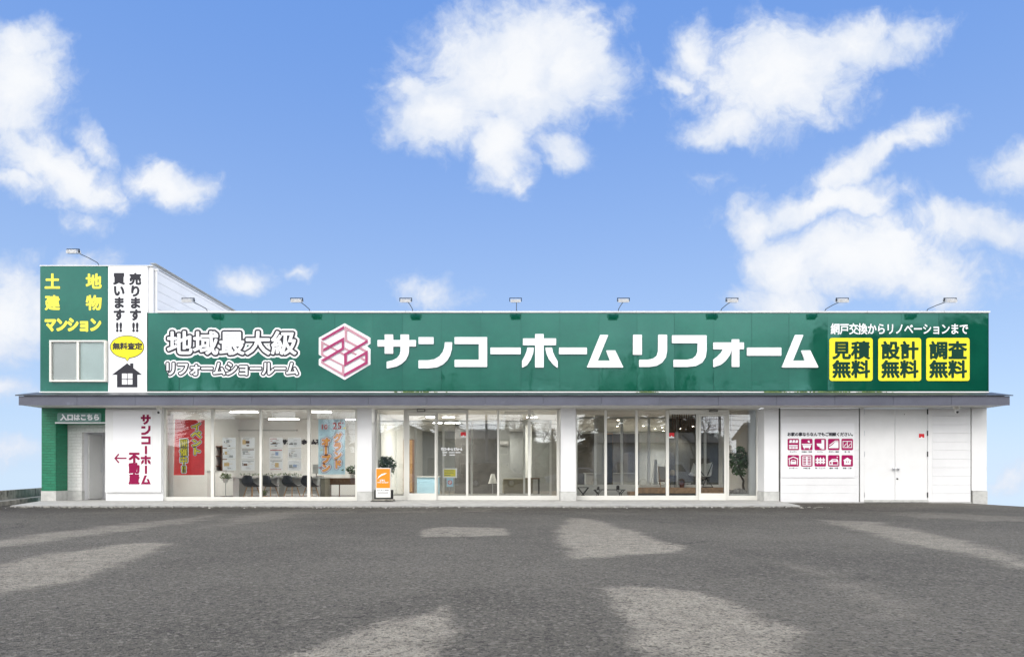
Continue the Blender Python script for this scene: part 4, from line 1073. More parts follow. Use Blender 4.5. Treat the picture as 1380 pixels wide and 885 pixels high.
for x0, x1, py, lab in strips:
    a, c, y = interior_light(x0, x1, py, 2.93 if x1 < 485 and py > 560 else ZC)
    ZL = 2.93 if x1 < 485 and py > 560 else ZC
    t = thing('ceiling_light', ((a + c) / 2, y, ZL - .06), lab, 'ceiling light', 'white light strips on the ceiling')
    b = MB(); b.box(a, c, y - .05, y + .05, ZL - .03, ZL - .002); [b.box(q - .01, q + .01, y - .01, y + .01, ZL - .002, ZC) for q in (a + .15, c - .15) if ZL < ZC]; b.build('housing', 'white_paint', t)
    b = MB(); b.box(a + .01, c - .01, y - .03, y + .03, ZL - .048, ZL - .031); b.build('tube', 'tube_light', t)
    lamp('ceiling_lamp', 'AREA', ((a + c) / 2, y, ZL - .07), OFFICE_W if x1 < 485 else HALL_W, t, c - a, .08)
spots = [(803, 575, 'first pane, above the folding stool'), (832, 573.5, 'second pane, over the camping table'), (867, 573, 'third pane, over the glazed screen'), (883, 577, 'third pane, above the leaning board'), (892, 575, 'third pane, beside the mullion'), (894, 581, 'third pane, lowest'),
         (917, 576.5, 'slatted pane above the lantern'), (934, 573.5, 'slatted pane near the white lounge chair'), (833, 565, 'second pane, highest')]
for x, py, lab in spots:
    near = x > 910; zl = 2.72 if near else ZC + .03
    a, c, y = interior_light(x - .8, x + .8, py, zl); y = min(y, 12.5); zl -= .03; a, c = fx(x - .8, D + y), fx(x + .8, D + y)
    t = thing('spotlight', ((a + c) / 2, y, zl), 'small round ceiling spotlight seen through the ' + lab, 'spotlight', 'ceiling spotlights over the camping display')
    b = MB(); b.tube(((a + c) / 2, y, zl - .001), ((a + c) / 2, y, zl - .05), .05, n=10); near and b.tube(((a + c) / 2, y, ZC - .002), ((a + c) / 2, y, zl - .002), .012); b.build('housing', 'black_metal', t)
    b = MB(); b.tube(((a + c) / 2, y, zl - .051), ((a + c) / 2, y, zl - .056), .042, n=10); b.build('bulb', 'warm_spot', t)
    lamp('spot_lamp', 'SPOT', ((a + c) / 2, y, zl - .06), 110 if near else SPOT_W, t)
# spotlight bracket above the red banner
t = thing('spotlight', (fx(242.5, 23), 1.6, ZC), 'grey tilted track spotlight above the red banner', 'spotlight')
b = MB(); b.tube((fx(241, 23), 1.6, ZC), (fx(241, 23), 1.6, fz(556, 23)), .02); b.box(fx(236, 23), fx(247, 23), 1.57, 1.63, ZC - .04, ZC); b.build('mount', 'inner_grey', t)
b = MB(); b.tube((fx(240, 23), 1.6, fz(555.5, 23)), (fx(246, 23), 1.55, fz(560.5, 23)), .075, n=12); b.build('lamp_head', 'inner_grey', t)

# wall name in the office
t = thing('wall_lettering', (fx(412, 27.3), 5.98, 2.2), 'black company name lettering on the office back wall, partly hidden by sheets', 'lettering')
lt = LT(); lt.add(line('サンコーホーム不動産', *px(380.8, 592, 445, 598.4, 27.35)), .02, 5.955, .02); lt.build('lettering', 'letter_dark', t)
# thin grey bar across the office back wall
b = MB(); b.box(fx(300, 27.3), fx(400, 27.3), 5.90, 5.99, fz(580, 27.3), fz(579, 27.3)); part('wall_bar', b, 'inner_grey')

# desk
dd_ = 23.3; yD = dd_ - D
t = thing('desk', (fx(378, dd_), yD, ZF), 'long white desk behind the row of black chairs', 'desk')
b = MB(); b.box(fx(318, dd_), fx(441, dd_), yD - .3, yD + .45, ZF + .70, ZF + .74); b.build('desk_top', 'inner_white', t)
for a, c in ((318, 326), (377, 379.5), (430, 434)):
    b = MB(); b.box(fx(a, dd_), fx(c, dd_), yD - .24, yD + .40, ZF, ZF + .698); b.build('leg', 'inner_white', t)
b = MB(); b.box(fx(326, dd_), fx(430, dd_), yD + .30, yD + .33, ZF + .15, ZF + .698); b.build('modesty_panel', 'inner_white', t)
b = MB(); b.box(fx(434.5, dd_), fx(440.5, dd_), yD - .2, yD + .4, ZF, ZF + .698); b.build('drawer_unit', 'taupe_fabric', t)
# chairs
def make_chair():
    t = thing('shell_chair', (0, 0, 0), '', 'chair', 'black shell chairs along the desk')
    b = MB(); n, m_ = 12, 12; prof = []
    for k in range(n + 1):
        s = k / n
        if s < .5: u = s / .5; prof.append((-.20 + .02 * u ** 2 - .03 * (1 - u), .80 - .34 * u))          # back, from the top down
        else: u = (s - .5) / .5; a = u; prof.append((-.18 + .42 * a, .46 - .035 * math.sin(a * math.pi) + .015 * a))
    gi = {}
    for side in (0, 1):
        for j, (y, z) in enumerate(prof):
            s = j / n; wdt = (.19 + .05 * min(1, s / .35)) if s < .5 else .24 - .03 * ((s - .5) / .5) ** 2
            for i in range(m_ + 1):
                u = i / m_ * 2 - 1
                lift = .11 * abs(u) ** 2.6 * (math.exp(-((s - .52) / .22) ** 2))
                wrap = .07 * abs(u) ** 2 * (1 - min(1, s / .55))
                zz = z - (.05 * abs(u) ** 6 if s < .08 else 0)
                gi[side, i, j] = len(b.v); b.v.append((u * wdt, y + wrap - (.022 if side else 0) * (1 if s < .5 else .3), zz + lift - (.022 if side else 0) * (1 if s >= .5 else .2)))
        for j in range(n):
            for i in range(m_):
                q = (gi[side, i, j], gi[side, i + 1, j], gi[side, i + 1, j + 1], gi[side, i, j + 1]); b.f.append(q); b.m.append(0)
    for j in range(n):
        for i in (0, m_): b.f.append((gi[0, i, j], gi[0, i, j + 1], gi[1, i, j + 1], gi[1, i, j])); b.m.append(0)
    for i in range(m_):
        for j in (0, n): b.f.append((gi[0, i, j], gi[0, i + 1, j], gi[1, i + 1, j], gi[1, i, j])); b.m.append(0)
    b.build('seat_shell', 'chair_black', t, smooth=True, local=True)
    for sx_ in (-1, 1):
        for sy_ in (-1, 1):
            b = MB(); b.tube((sx_ * .11, sy_ * .10 + .02, .43), (sx_ * .21, sy_ * .20 + .02, 0), .016, .011, 8); b.build('leg', 'oak', t, local=True)
    b = MB(); b.tube((-.13, -.11, .30), (.13, .14, .30), .006); b.tube((.13, -.11, .30), (-.13, .14, .30), .006); b.box(-.12, .12, -.1, .13, .415, .435); b.build('brace', 'black_metal', t, local=True)
    return t
ch0 = make_chair(); dC = 22.35
for k, (cx, rz, lab) in enumerate(((339, -22, 'black shell chair with oak legs under the orange and brown sheet column'), (364, -28, 'black shell chair with oak legs beside the small floor plant'), (393, -30, 'black shell chair with oak legs and a glare streak, under the sheets with grey sketches'), (418.5, -22, 'black shell chair with oak legs behind the last window mullion, beside the blue banner'))):
    o = ch0 if k == 0 else copy_tree(ch0)
    o.location = (fx(cx, dC), dC - D, ZF); o.rotation_euler = (0, 0, R(rz)); o['label'] = lab

def leaves(b, c, rad, n, size, m=0, rnd=random):
    for i in range(n):
        while True:
            p = Vector((rnd.uniform(-1, 1), rnd.uniform(-1, 1), rnd.uniform(-1, 1)))
            if .15 < p.length < 1: break
        p = Vector(c) + Vector((p.x * rad[0], p.y * rad[1], p.z * rad[2]))
        d1 = Vector((rnd.gauss(0, 1), rnd.gauss(0, 1), rnd.gauss(-.2, .8))).normalized(); d2 = d1.orthogonal().normalized()
        d2.rotate(Matrix.Rotation(rnd.uniform(0, 6.28), 3, d1)); s = size * rnd.uniform(.6, 1.3)
        q = [p - d1 * s, p + d2 * s * .38, p + d1 * s, p - d2 * s * .38]
        b.face(q, m)
# garland along the desk and pots
t = thing('trailing_plant', (fx(365, 22.9), 1.5, ZF + .74), 'low trailing green plants along the desk top behind the listing sheets', 'plant')
b = MB(); rn = random.Random(5)
for k in range(26): leaves(b, (fx(326 + k * 3.1, 22.95) + rn.uniform(-.04, .04), 22.95 - D, ZF + .80 + rn.uniform(0, .05)), (.08, .06, .05), 9, .035, rn.choice((0, 1)), rn)
b.build('foliage', ['leaf_green', 'leaf_light'], t)
b = MB()
for a in (330, 352, 374, 396): b.box(fx(a, 22.95) - .12, fx(a, 22.95) + .12, 22.95 - D - .05, 22.95 - D + .05, ZF + .742, ZF + .79)
b.build('planter', 'inner_white', t)
t = thing('potted_plant', (fx(304, 23), 23 - D, ZF), 'light green bushy plant on a thin stand at the desk end', 'plant')
b = MB(); leaves(b, (fx(304, 23), 23 - D, ZF + .76), (.20, .15, .13), 130, .05, 0, rn); b.build('foliage', 'leaf_light', t)
b = MB(); b.lathe((fx(304, 23), 23 - D, ZF + .55), [(0, 0), (.07, 0), (.09, .14), (.08, .14)], 12); b.build('pot', 'inner_white', t)
b = MB(); b.tube((fx(304, 23), 23 - D, ZF), (fx(304, 23), 23 - D, ZF + .56), .012); b.tube((fx(304, 23), 23 - D, ZF), (fx(304, 23), 23 - D, ZF + .02), .12, n=16); b.build('stand', 'steel', t)
t = thing('potted_plant', (fx(353, 22.3), .9, ZF), 'small plant in a wooden pot on the floor behind the second window mullion', 'plant')
b = MB(); leaves(b, (fx(357, 22.3), .9, ZF + .22), (.10, .09, .12), 70, .05, 0, rn); b.build('foliage', 'leaf_light', t)
b = MB(); b.lathe((fx(357, 22.3), .9, ZF), [(0, 0), (.08, 0), (.10, .12), (.09, .12)], 12); b.build('pot', 'oak', t)
# monitors / laptops
t = thing('monitor', (fx(425, 23.4), 2.0, ZF + .74), 'grey desktop monitor on the desk partly behind the blue banner', 'monitor')
b = MB(); b.box(fx(421.5, 23.4), fx(431, 23.4), 2.0, 2.03, ZF + .86, ZF + 1.17); b.build('screen', 'inner_grey', t)
b = MB(); b.tube((fx(426, 23.4), 2.02, ZF + .745), (fx(426, 23.4), 2.02, ZF + .9), .015); b.box(fx(423, 23.4), fx(429, 23.4), 1.93, 2.1, ZF + .741, ZF + .755); b.build('stand', 'black_metal', t)
for i, (a, c, lab) in enumerate(((365, 378, 'thin black laptop lying on the desk above the second chair'), (425, 433, 'thin black laptop lying on the desk by the grey monitor'))):
    t = thing('laptop', (fx((a + c) / 2, 22.95), 1.62, ZF + .742), lab, 'laptop', 'laptops on the desk')
    b = MB(); b.box(fx(a, 22.95), fx(c, 22.95), 1.63, 1.85, ZF + .742, ZF + .76); b.build('keyboard_deck', 'chair_black', t)
    b = MB(); b.box(fx(a, 22.95), fx(c, 22.95), 1.63, 1.85, ZF + .764, ZF + .775); b.build('screen_lid', 'black_metal', t)
# reception counter left, tall brown bench right
t = thing('reception_counter', (fx(262, 24.6), 3.3, ZF), 'curved white counter behind the red banner', 'counter')
b = MB(); pts = [(fx(251, 24.6) + 0, 3.0)] + [(fx(251, 24.6) + 1.15 * math.sin(R(a)), 3.0 + .55 * (1 - math.cos(R(a)))) for a in range(10, 91, 10)] + [(fx(251, 24.6) + 1.15, 4.6), (fx(251, 24.6), 4.6)]
b.prism(pts, ZF + .04, ZF + .92, 0, 'z'); b.build('front', 'inner_white', t)
b = MB(); b.prism([(x * 1.0, y - .02) for x, y in pts], ZF + .922, ZF + .96, 0, 'z'); b.build('counter_top', 'inner_grey', t)
t = thing('partition_screen', (fx(244, 23.4), 2, ZF), 'grey glazed door leaf half behind the red banner', 'door')
b = MB(); b.box(fx(239.5, 23.4), fx(248.5, 23.4), 2.0, 2.05, ZF, ZF + 1.6, 0); b.box(fx(247.3, 23.4), fx(248.8, 23.4), 1.98, 2.07, ZF, 2.6, 1); b.build('door_leaf', ['inner_grey', 'inner_dark'], t)
t = thing('bench_table', (fx(463, 24), 2.6, ZF), 'brown wooden table with thin legs behind the corner of the office window', 'table')
b = MB(); b.box(fx(446, 24), fx(482, 24), 2.4, 3.0, ZF + .47, ZF + .70); b.build('table_top', 'walnut', t)
for a in (447, 458.6, 480):
    b = MB(); b.box(fx(a, 24), fx(a + 1.2, 24), 2.42, 2.45, ZF, ZF + .47); b.build('leg', 'walnut', t)
t = thing('potted_plant', (fx(474, 24), 2.7, ZF + .70), 'dark green pot plant on the brown table beside the blue banner', 'plant')
b = MB(); leaves(b, (fx(474, 24), 2.7, ZF + .98), (.22, .18, .18), 150, .06, 0, rn); b.build('foliage', 'leaf_dark', t)
b = MB(); b.lathe((fx(474, 24), 2.7, ZF + .702), [(0, 0), (.08, 0), (.1, .15), (.09, .15)], 12); b.build('pot', 'inner_white', t)
t = thing('bookcase', (fx(294, 25.2), 4.0, ZF), 'dark wooden bookcase behind the thin window mullion beside the red banner', 'cabinet')
b = MB(); X0, X1 = fx(287, 25.2), fx(299, 25.2)
b.box(X0, X1, 4.2, 4.25, ZF, ZF + 1.9); b.box(X0, X0 + .03, 3.85, 4.2, ZF, ZF + 1.9); b.box(X1 - .03, X1, 3.85, 4.2, ZF, ZF + 1.9)
b.build('case', 'walnut', t)
b = MB()
for k in range(6): b.box(X0 + .03, X1 - .03, 3.86, 4.2, ZF + .05 + k * .36, ZF + .08 + k * .36)
b.build('shelf', 'walnut', t)

# middle hall
t = thing('potted_tree', (fx(521, 22.6), 1.2, ZF), 'bushy dark green potted tree behind the orange standing sign', 'plant')
cx, cy = fx(521, 22.7), 1.2
b = MB(); leaves(b, (cx, cy, ZF + 1.15), (.34, .26, .28), 360, .075, 0, rn); leaves(b, (cx + .05, cy, ZF + .9), (.25, .2, .2), 110, .07, 1, rn); b.build('crown', ['leaf_dark', 'leaf_green'], t)
b = MB(); b.tube((cx, cy, ZF + .3), (cx + .03, cy, ZF + 1.0), .025, .018); b.build('trunk', 'bark', t)
b = MB(); b.lathe((cx, cy, ZF), [(0, 0), (.14, 0), (.18, .34), (.16, .34), (.15, .30), (0, .30)], 16); b.build('pot', 'inner_grey', t)
t = thing('display_island', (fx(575, 27), 27 - D, ZF), 'pale blue kitchen display island seen through the middle sliding door', 'counter')
b = MB(); b.box(fx(562, 27), fx(590, 27), 27 - D, 27 - D + .7, ZF, ZF + .72); b.build('cabinet', 'sky_blue', t)
b = MB(); b.box(fx(561, 27), fx(591, 27), 27 - D - .03, 27 - D + .73, ZF + .722, ZF + .76); b.build('counter_top', 'inner_white', t)
t = thing('notice_stand', (fx(605.5, 22.4), .95, ZF), 'thin notice stand with a yellow board above a pale blue sheet inside the entrance', 'sign')
dN = 22.5
b = MB(); b.tube((fx(605.5, dN), dN - D, ZF), (fx(605.5, dN), dN - D, fz(650, dN)), .012); b.tube((fx(605.5, dN), dN - D, ZF), (fx(605.5, dN), dN - D, ZF + .02), .14, n=20); b.build('stand', 'steel', t)
x0, z0, x1, z1 = px(597, 630.6, 616, 643.6, dN)
b = MB(); b.box(x0, x1, dN - D - .03, dN - D - .015, z0, z1); o = b.build('notice_board', 'paper_white', t)
lt = LT(); lt.add([RC(x0 + .035, z0 + .05, x1 - .05, z1 - .04)], 0, dN - D - .033, 0, 0)
for j in range(3):
    for k in range(9 if j < 2 else 6): lt.add([RC(x0 + .055 + k * .034, z1 - .09 - j * .075, x0 + .08 + k * .034, z1 - .065 - j * .075)], 0, dN - D - .036, 0, 1)
lt.build('print', ['yellow_vinyl', 'paper_ink'], o)
x0, z0, x1, z1 = px(602, 643.8, 611, 655.5, dN)
b = MB(); b.box(x0, x1, dN - D - .03, dN - D - .015, z0, z1); o = b.build('blue_sheet', 'sky_blue', t)
lt = LT(); c = ((x0 + x1) / 2, (z0 + z1) / 2); lt.add([P1([(c[0] + .07 * math.cos(k * .3927), c[1] + .07 * math.sin(k * .3927)) for k in range(16)])], 0, dN - D - .033, 0, 1); lt.add([P1([(c[0] + .05 * math.cos(k * .3927), c[1] + .05 * math.sin(k * .3927)) for k in range(16)])], 0, dN - D - .035, 0, 0)
lt.add([P1([(c[0] - .05, c[1] + .04), (c[0] - .04, c[1] + .05), (c[0] + .05, c[1] - .04), (c[0] + .04, c[1] - .05)])], 0, dN - D - .037, 0, 1); lt.build('print', ['paper_white', 'sticker_red'], o)
t = thing('sofa', (fx(700, 25.6), 25.6 - D, ZF), 'taupe fabric sofa seen from behind in the middle showroom', 'sofa')
X0, X1 = fx(677, 25.6), fx(719, 25.6); Y0 = 25.6 - D
b = MB(); b.box(X0 + .02, X1 - .02, Y0, Y0 + .2, ZF + .12, ZF + .68); b.build('backrest', 'taupe_fabric', t, bevel=.04)
b = MB(); b.box(X0 + .2, X1 - .2, Y0 + .2, Y0 + .85, ZF + .12, ZF + .42); b.build('seat', 'taupe_fabric', t, bevel=.04)
for xa in (X0, X1 - .2):
    b = MB(); b.box(xa, xa + .18, Y0 + .21, Y0 + .85, ZF + .12, ZF + .56); b.build('armrest', 'taupe_fabric', t, bevel=.03)
for xa in (X0 + .08, X1 - .12):
    for ya in (Y0 + .05, Y0 + .78):
        b = MB(); b.tube((xa, ya, ZF), (xa, ya, ZF + .12), .02); b.build('leg', 'black_metal', t)
t = thing('dining_table', (fx(712, 24.6), 24.6 - D, ZF), 'dark slim table standing beside the taupe sofa', 'table')
b = MB(); b.box(fx(705, 24.6), fx(727, 24.6), 3.0, 3.7, ZF + .66, ZF + .70); b.build('table_top', 'walnut', t)
for xa in (706, 725.5):
    for ya in (3.05, 3.6):
        b = MB(); b.box(fx(xa, 24.6), fx(xa, 24.6) + .04, ya, ya + .04, ZF, ZF + .66); b.build('leg', 'black_metal', t)
t = thing('cone_stool', (fx(664, 24.6), 3.2, ZF), 'white cone shaped stool beside the taupe sofa', 'lamp')  # unlit cone shape, a stool by the sofa
b = MB(); b.lathe((fx(664, 24.6), 3.2, ZF), [(0, 0), (.13, 0), (.13, .02), (.012, .03), (.012, .52), (0, .52)], 16); b.build('stand', 'steel', t)
b = MB(); b.lathe((fx(664, 24.6), 3.2, ZF + .5), [(.16, 0), (.06, .35), (.05, .35), (.15, 0)], 18); b.build('stool_cone', 'canvas_white', t, smooth=True)
t = thing('kitchen_cabinet', (fx(540, 29), 8, ZF), 'tall wooden kitchen cupboards at the back of the middle hall', 'cabinet')
b = MB(); b.box(fx(512, 29), fx(556, 29), 7.6, 8.2, ZF, 2.4); b.build('case', 'walnut', t)
for k in range(4):
    b = MB(); w_ = (fx(556, 29) - fx(512, 29)) / 4; b.box(fx(512, 29) + k * w_ + .01, fx(512, 29) + (k + 1) * w_ - .01, 7.575, 7.598, ZF + .1, 2.36); o = b.build('cupboard_door', 'oak', t)
    b = MB(); b.tube((fx(512, 29) + k * w_ + .06, 7.55, 1.0), (fx(512, 29) + k * w_ + .06, 7.55, 1.3), .01); b.build('handle', 'steel', o)
t = thing('air_conditioner', (fx(679, 30), 8.4, 2.3), 'white wall box below the far light strips in the middle hall', 'air conditioner')
b = MB(); b.box(fx(672.5, 30), fx(685.5, 30), 8.0, 8.3, fz(600.5, 30), fz(595, 30)); b.build('housing', 'white_paint', t, bevel=.02)
b = MB(); b.box(fx(673.5, 30), fx(684.5, 30), 7.985, 7.998, fz(600, 30), fz(599.2, 30)); b.build('outlet', 'inner_dark', t)
b = MB(); b.box(fx(672.5, 30) - .05, fx(685.5, 30) + .05, 8.301, 8.4, ZF, ZC); part('partition', b, 'inner_grey')
t = thing('pendant_frame', (fx(693, 24.3), 2.9, ZC), 'white open frame rack hanging from the ceiling over the taupe sofa', 'ceiling rack')
b = MB()
for xa in (680, 703, 719):
    X = fx(xa, 24.3)
    for ya in (2.9, 3.5): b.tube((X, ya, ZC), (X, ya, fz(575, 24.3)), .015)
for za in (555.5, 570, 575):
    for ya in (2.9, 3.5): b.tube((fx(680, 24.3), ya, fz(za, 24.3)), (fx(719 if za < 572 else 704, 24.3), ya, fz(za, 24.3)), .018)
b.build('rail', 'white_paint', t)

# right showroom: deck and camping furniture
dk = 22.75; yk = dk - D
t = thing('wooden_deck', (fx(915, dk), yk, ZF), 'low brown wooden display deck behind the shop glass', 'deck')
b = MB(); X0, X1 = fx(859, dk), fx(977, dk); zt = fz(656.6, dk); k = 0; y = yk
while y < yk + 1.0:
    b.box(X0, X1, y, y + .138, zt - .03, zt); y += .142
b.build('decking', 'deck_wood', t)
b = MB(); b.box(X0, X1, yk - .03, yk - .002, fz(664.3, dk), zt - .002); b.build('skirt', 'deck_wood', t)
b = MB(); b.box(X0 + .1, X1 - .1, yk + .05, yk + .9, ZF, zt - .031); b.build('base', 'inner_dark', t)
t = thing('wooden_step', (fx(854, dk), yk, ZF), 'short wooden step at the end of the display deck', 'step')
b = MB(); b.box(fx(848, dk), fx(858.6, dk), yk - .06, yk + .5, ZF + .02, fz(662, dk)); b.build('step_board', 'deck_wood', t, bevel=.006)
b = MB(); b.box(fx(849, dk), fx(858, dk), yk, yk + .4, ZF, ZF + .02); b.build('base', 'inner_dark', t)
# folding stool
t = thing('folding_stool', (fx(785, 22.5), .95, ZF), 'small black cross legged folding stool beside the white pillar', 'stool')
ys_ = .95; zt = fz(656, 22.5)
b = MB(); b.box(fx(778, 22.5), fx(792.5, 22.5), ys_ - .12, ys_ + .16, zt - .02, zt); b.build('seat', 'black_metal', t)
for ya in (ys_ - .11, ys_ + .15):
    b = MB(); b.tube((fx(778.5, 22.5), ya, zt - .02), (fx(791, 22.5), ya, ZF), .013); b.tube((fx(792, 22.5), ya, zt - .02), (fx(779.5, 22.5), ya, ZF), .013); b.build('cross_legs', 'black_metal', t)
t = thing('camp_table', (fx(820, 22.5), 1.0, ZF), 'low black camping table with bent legs beside the folding stool', 'table')
b = MB(); zt = fz(659, 22.5)
for k in range(6): b.box(fx(799, 22.5), fx(841.5, 22.5), .85 + k * .075, .85 + k * .075 + .066, zt - .02, zt)
b.build('table_top', 'black_metal', t)
for xa, s in ((803, 1), (838, -1)):
    for ya in (.88, 1.25):
        X = fx(xa, 22.5); b = MB(); b.path([(X - s * .05, ya, zt - .02), (X + s * .06, ya, zt - .14), (X + s * .02, ya, ZF)], .016); b.tube((X + s * .16, ya, zt - .03), (X + s * .05, ya, zt - .15), .01); b.build('leg', 'black_metal', t)
t = thing('cooking_pot', (fx(832, 22.5), 1.0, zt), 'small black pot standing on the low camping table', 'pot')
b = MB(); b.lathe((fx(832, 22.5), 1.0, zt), [(0, 0), (.05, 0), (.055, .10), (.03, .13), (0, .135)], 14); b.build('body', 'black_metal', t, smooth=True)
b = MB(); b.path([(fx(832, 22.5) - .05, 1.0, zt + .09), (fx(832, 22.5) - .03, 1.0, zt + .17), (fx(832, 22.5) + .03, 1.0, zt + .17), (fx(832, 22.5) + .05, 1.0, zt + .09)], .005); b.build('handle', 'steel', t)
t = thing('tin_mug', (fx(805.5, 22.5), 1.0, zt), 'small grey tin mug on the low camping table', 'mug')
b = MB(); b.lathe((fx(805.5, 22.5), 1.0, zt), [(0, 0), (.04, 0), (.042, .09), (.036, .09), (.034, .01)], 14); b.build('cup', 'inner_dark', t, smooth=True)
b = MB(); b.path([(fx(805.5, 22.5) + .04, 1.0, zt + .075), (fx(805.5, 22.5) + .07, 1.0, zt + .06), (fx(805.5, 22.5) + .07, 1.0, zt + .03), (fx(805.5, 22.5) + .04, 1.0, zt + .02)], .005); b.build('handle', 'steel', t)
# butterfly lounge chair
zdk = fz(656.6, dk)
t = thing('lounge_chair', (fx(940, 23.0), 1.75, zdk), 'white quilted butterfly lounge chair on black crossed legs on the deck', 'chair')
dL = 23.1; n = 12; b = MB(); gi = {}
TLc = Vector((fx(938, dL), 2.0, fz(622, dL))); TRc = Vector((fx(964, dL), 1.95, fz(621, dL))); FLc = Vector((fx(924, dL), 1.42, fz(639, dL))); FRc = Vector((fx(955, dL), 1.40, fz(641, dL)))
for side in (0, 1):
    for j in range(n + 1):
        for i in range(n + 1):
            u, v = i / n, j / n
            p = (TLc * (1 - u) + TRc * u) * (1 - v) + (FLc * (1 - u) + FRc * u) * v
            sag = .26 * math.sin(math.pi * min(1, v * .9 + .08)) ** 1.5 * (.55 + .45 * math.sin(math.pi * u)); edge = .05 * math.sin(math.pi * u)
            p = p + Vector((0, .06 * math.sin(math.pi * v), -sag - edge * (1 if v < .1 else .3)))
            puff = .012 * abs(math.sin(u * math.pi * 4)) * abs(math.sin(v * math.pi * 5))
            gi[side, i, j] = len(b.v); b.v.append((p.x, p.y - (puff if side == 0 else -.04), p.z + (puff if side == 0 else -.02)))
    for j in range(n):
        for i in range(n): b.f.append((gi[side, i, j], gi[side, i + 1, j], gi[side, i + 1, j + 1], gi[side, i, j + 1])); b.m.append(0)
for k in range(n):
    for e in (0, n):
        b.f.append((gi[0, e, k], gi[0, e, k + 1], gi[1, e, k + 1], gi[1, e, k])); b.m.append(0); b.f.append((gi[0, k, e], gi[0, k + 1, e], gi[1, k + 1, e], gi[1, k, e])); b.m.append(0)
b.build('seat', 'canvas_white', t, smooth=True)
b = MB()
for (p, q) in ((TLc, (fx(958, dL), 1.45, zdk)), (TRc, (fx(944, dL), 1.45, zdk)), (FLc, (fx(946, dL), 2.0, zdk)), (FRc, (fx(932, dL), 2.0, zdk)), ((fx(958, dL), 1.45, zdk + .012), (fx(944, dL), 1.45, zdk + .012)), ((fx(946, dL), 2.0, zdk + .012), (fx(932, dL), 2.0, zdk + .012))): b.tube(p, q, .013)
b.build('frame', 'black_metal', t)
t = thing('camp_chair', (fx(894, 23.2), 1.7, zdk), 'small tan folding camp chair on the deck behind the mullion', 'chair')
dL = 23.2; b = MB(); X0, X1 = fx(888, dL), fx(900, dL)
b.prism([(1.52, fz(645, dL)), (1.85, fz(648, dL)), (1.98, fz(628, dL)), (2.0, fz(628, dL)), (1.87, fz(649, dL)), (1.52, fz(646, dL))], X0, X1, 0, 'x'); b.build('seat', 'canvas_tan', t)
b = MB()
for X in (X0, X1): b.tube((X, 1.52, fz(645, dL)), (X, 1.9, zdk), .012); b.tube((X, 1.98, fz(628, dL)), (X, 1.5, zdk), .012)
b.build('frame', 'oak', t)
t = thing('log_stool', (fx(906, 23.0), 1.6, zdk), 'round pale lantern on a slim black stand on the deck', 'lantern')
X = fx(906.5, 23.0); b = MB(); b.lathe((X, 1.6, fz(641, 23)), [(0, 0), (.06, .01), (.085, .09), (.075, .17), (.04, .21), (0, .215)], 16); b.build('globe', 'canvas_tan', t, smooth=True); b = MB()
for a in (-.09, .09):
    for c in (-.09, .09): b.tube((X + a, 1.6 + c, zdk), (X + a, 1.6 + c, fz(640.6, 23)), .008)
b.box(X - .1, X + .1, 1.5, 1.7, fz(641, 23) - .012, fz(641, 23) - .001); b.build('stand', 'black_metal', t)
t.name = 'lantern'
t = thing('flower_pot', (fx(919, 23.0), 1.6, zdk), 'dark red pot on the deck in front of the white lounge chair', 'pot')
b = MB(); b.lathe((fx(919, 23), 1.6, zdk), [(0, 0), (.07, 0), (.10, .17), (.085, .17), (.075, .14), (0, .14)], 16); b.build('body', 'house_brick', t, smooth=True)
b = MB(); leaves(b, (fx(919, 23), 1.6, zdk + .22), (.08, .07, .07), 40, .04, 0, rn); b.build('foliage', 'walnut', t)
t = thing('foot_stool', (fx(927, 22.9), 1.5, zdk), 'tiny white wire stool on the deck edge below the lounge chair', 'stool')
X = fx(926.5, 22.9); b = MB(); b.box(X - .10, X + .10, 1.42, 1.58, zdk + .13, zdk + .145); b.build('seat', 'canvas_white', t)
for a in (-.09, .09):
    for c in (1.43, 1.57): b = MB(); b.tube((X + a * .7, c, zdk + .13), (X + a, c, zdk), .007); b.build('leg', 'white_paint', t)
# indoor tree with stones
cx, cy = fx(995, 22.6), 22.5 - D
ZB = ZF; ZF = ZF + .20
t = thing('indoor_tree', (cx + .1, cy, ZF), 'glossy leaved little tree with dark twisted trunk in the end window', 'plant')
b = MB(); P_ = [(cx + .17, cy, ZF + .05), (cx + .12, cy, ZF + .25), (cx + .14, cy, ZF + .42), (cx + .02, cy, ZF + .62), (cx - .02, cy, ZF + .95)]
for (p, q, r0, r1) in zip(P_, P_[1:], (.045, .04, .035, .025), (.04, .035, .025, .018)): b.tube(p, q, r0, r1, 8)
for (dx, dz) in ((.25, 1.0), (-.25, 1.1), (.15, 1.4), (-.1, 1.5), (.3, .7)): b.tube(P_[3], (cx + dx, cy + random.uniform(-.1, .1), ZF + dz), .016, .007, 6)
b.build('trunk', 'bark', t)
b = MB()
for (dx, dz, rx, rz_, n, m_) in ((0, 1.22, .34, .24, 260, 0), (-.12, .95, .30, .22, 190, 1), (.17, 1.0, .24, .22, 150, 0), (.0, .70, .25, .13, 90, 1), (-.02, 1.45, .18, .10, 60, 1)): leaves(b, (cx + dx, cy, ZF + dz), (rx, .24, rz_), n, .07, m_, rn)
b.build('crown', ['leaf_dark', 'leaf_green'], t)
b = MB(); b.box(fx(983.5, 22.2), fx(1011, 22.2), cy - .32, cy + .35, ZB, ZF); b.build('planter', 'inner_white', t)
stones = [(985, .12, .10, 'round grey stone at the mullion end under the indoor tree'), (990, -.08, .12, 'largest pale stone under the indoor tree'), (995, .05, .08, 'small grey stone between the two pale stones under the indoor tree'), (999, -.1, .11, 'pale stone in front of the indoor tree trunk'),
          (1003.5, .02, .10, 'grey stone beside the smallest one under the indoor tree'), (1007, -.08, .07, 'smallest stone at the wall end of the row under the indoor tree'), (998, .12, .13, 'tall stone behind the others against the indoor tree trunk')]
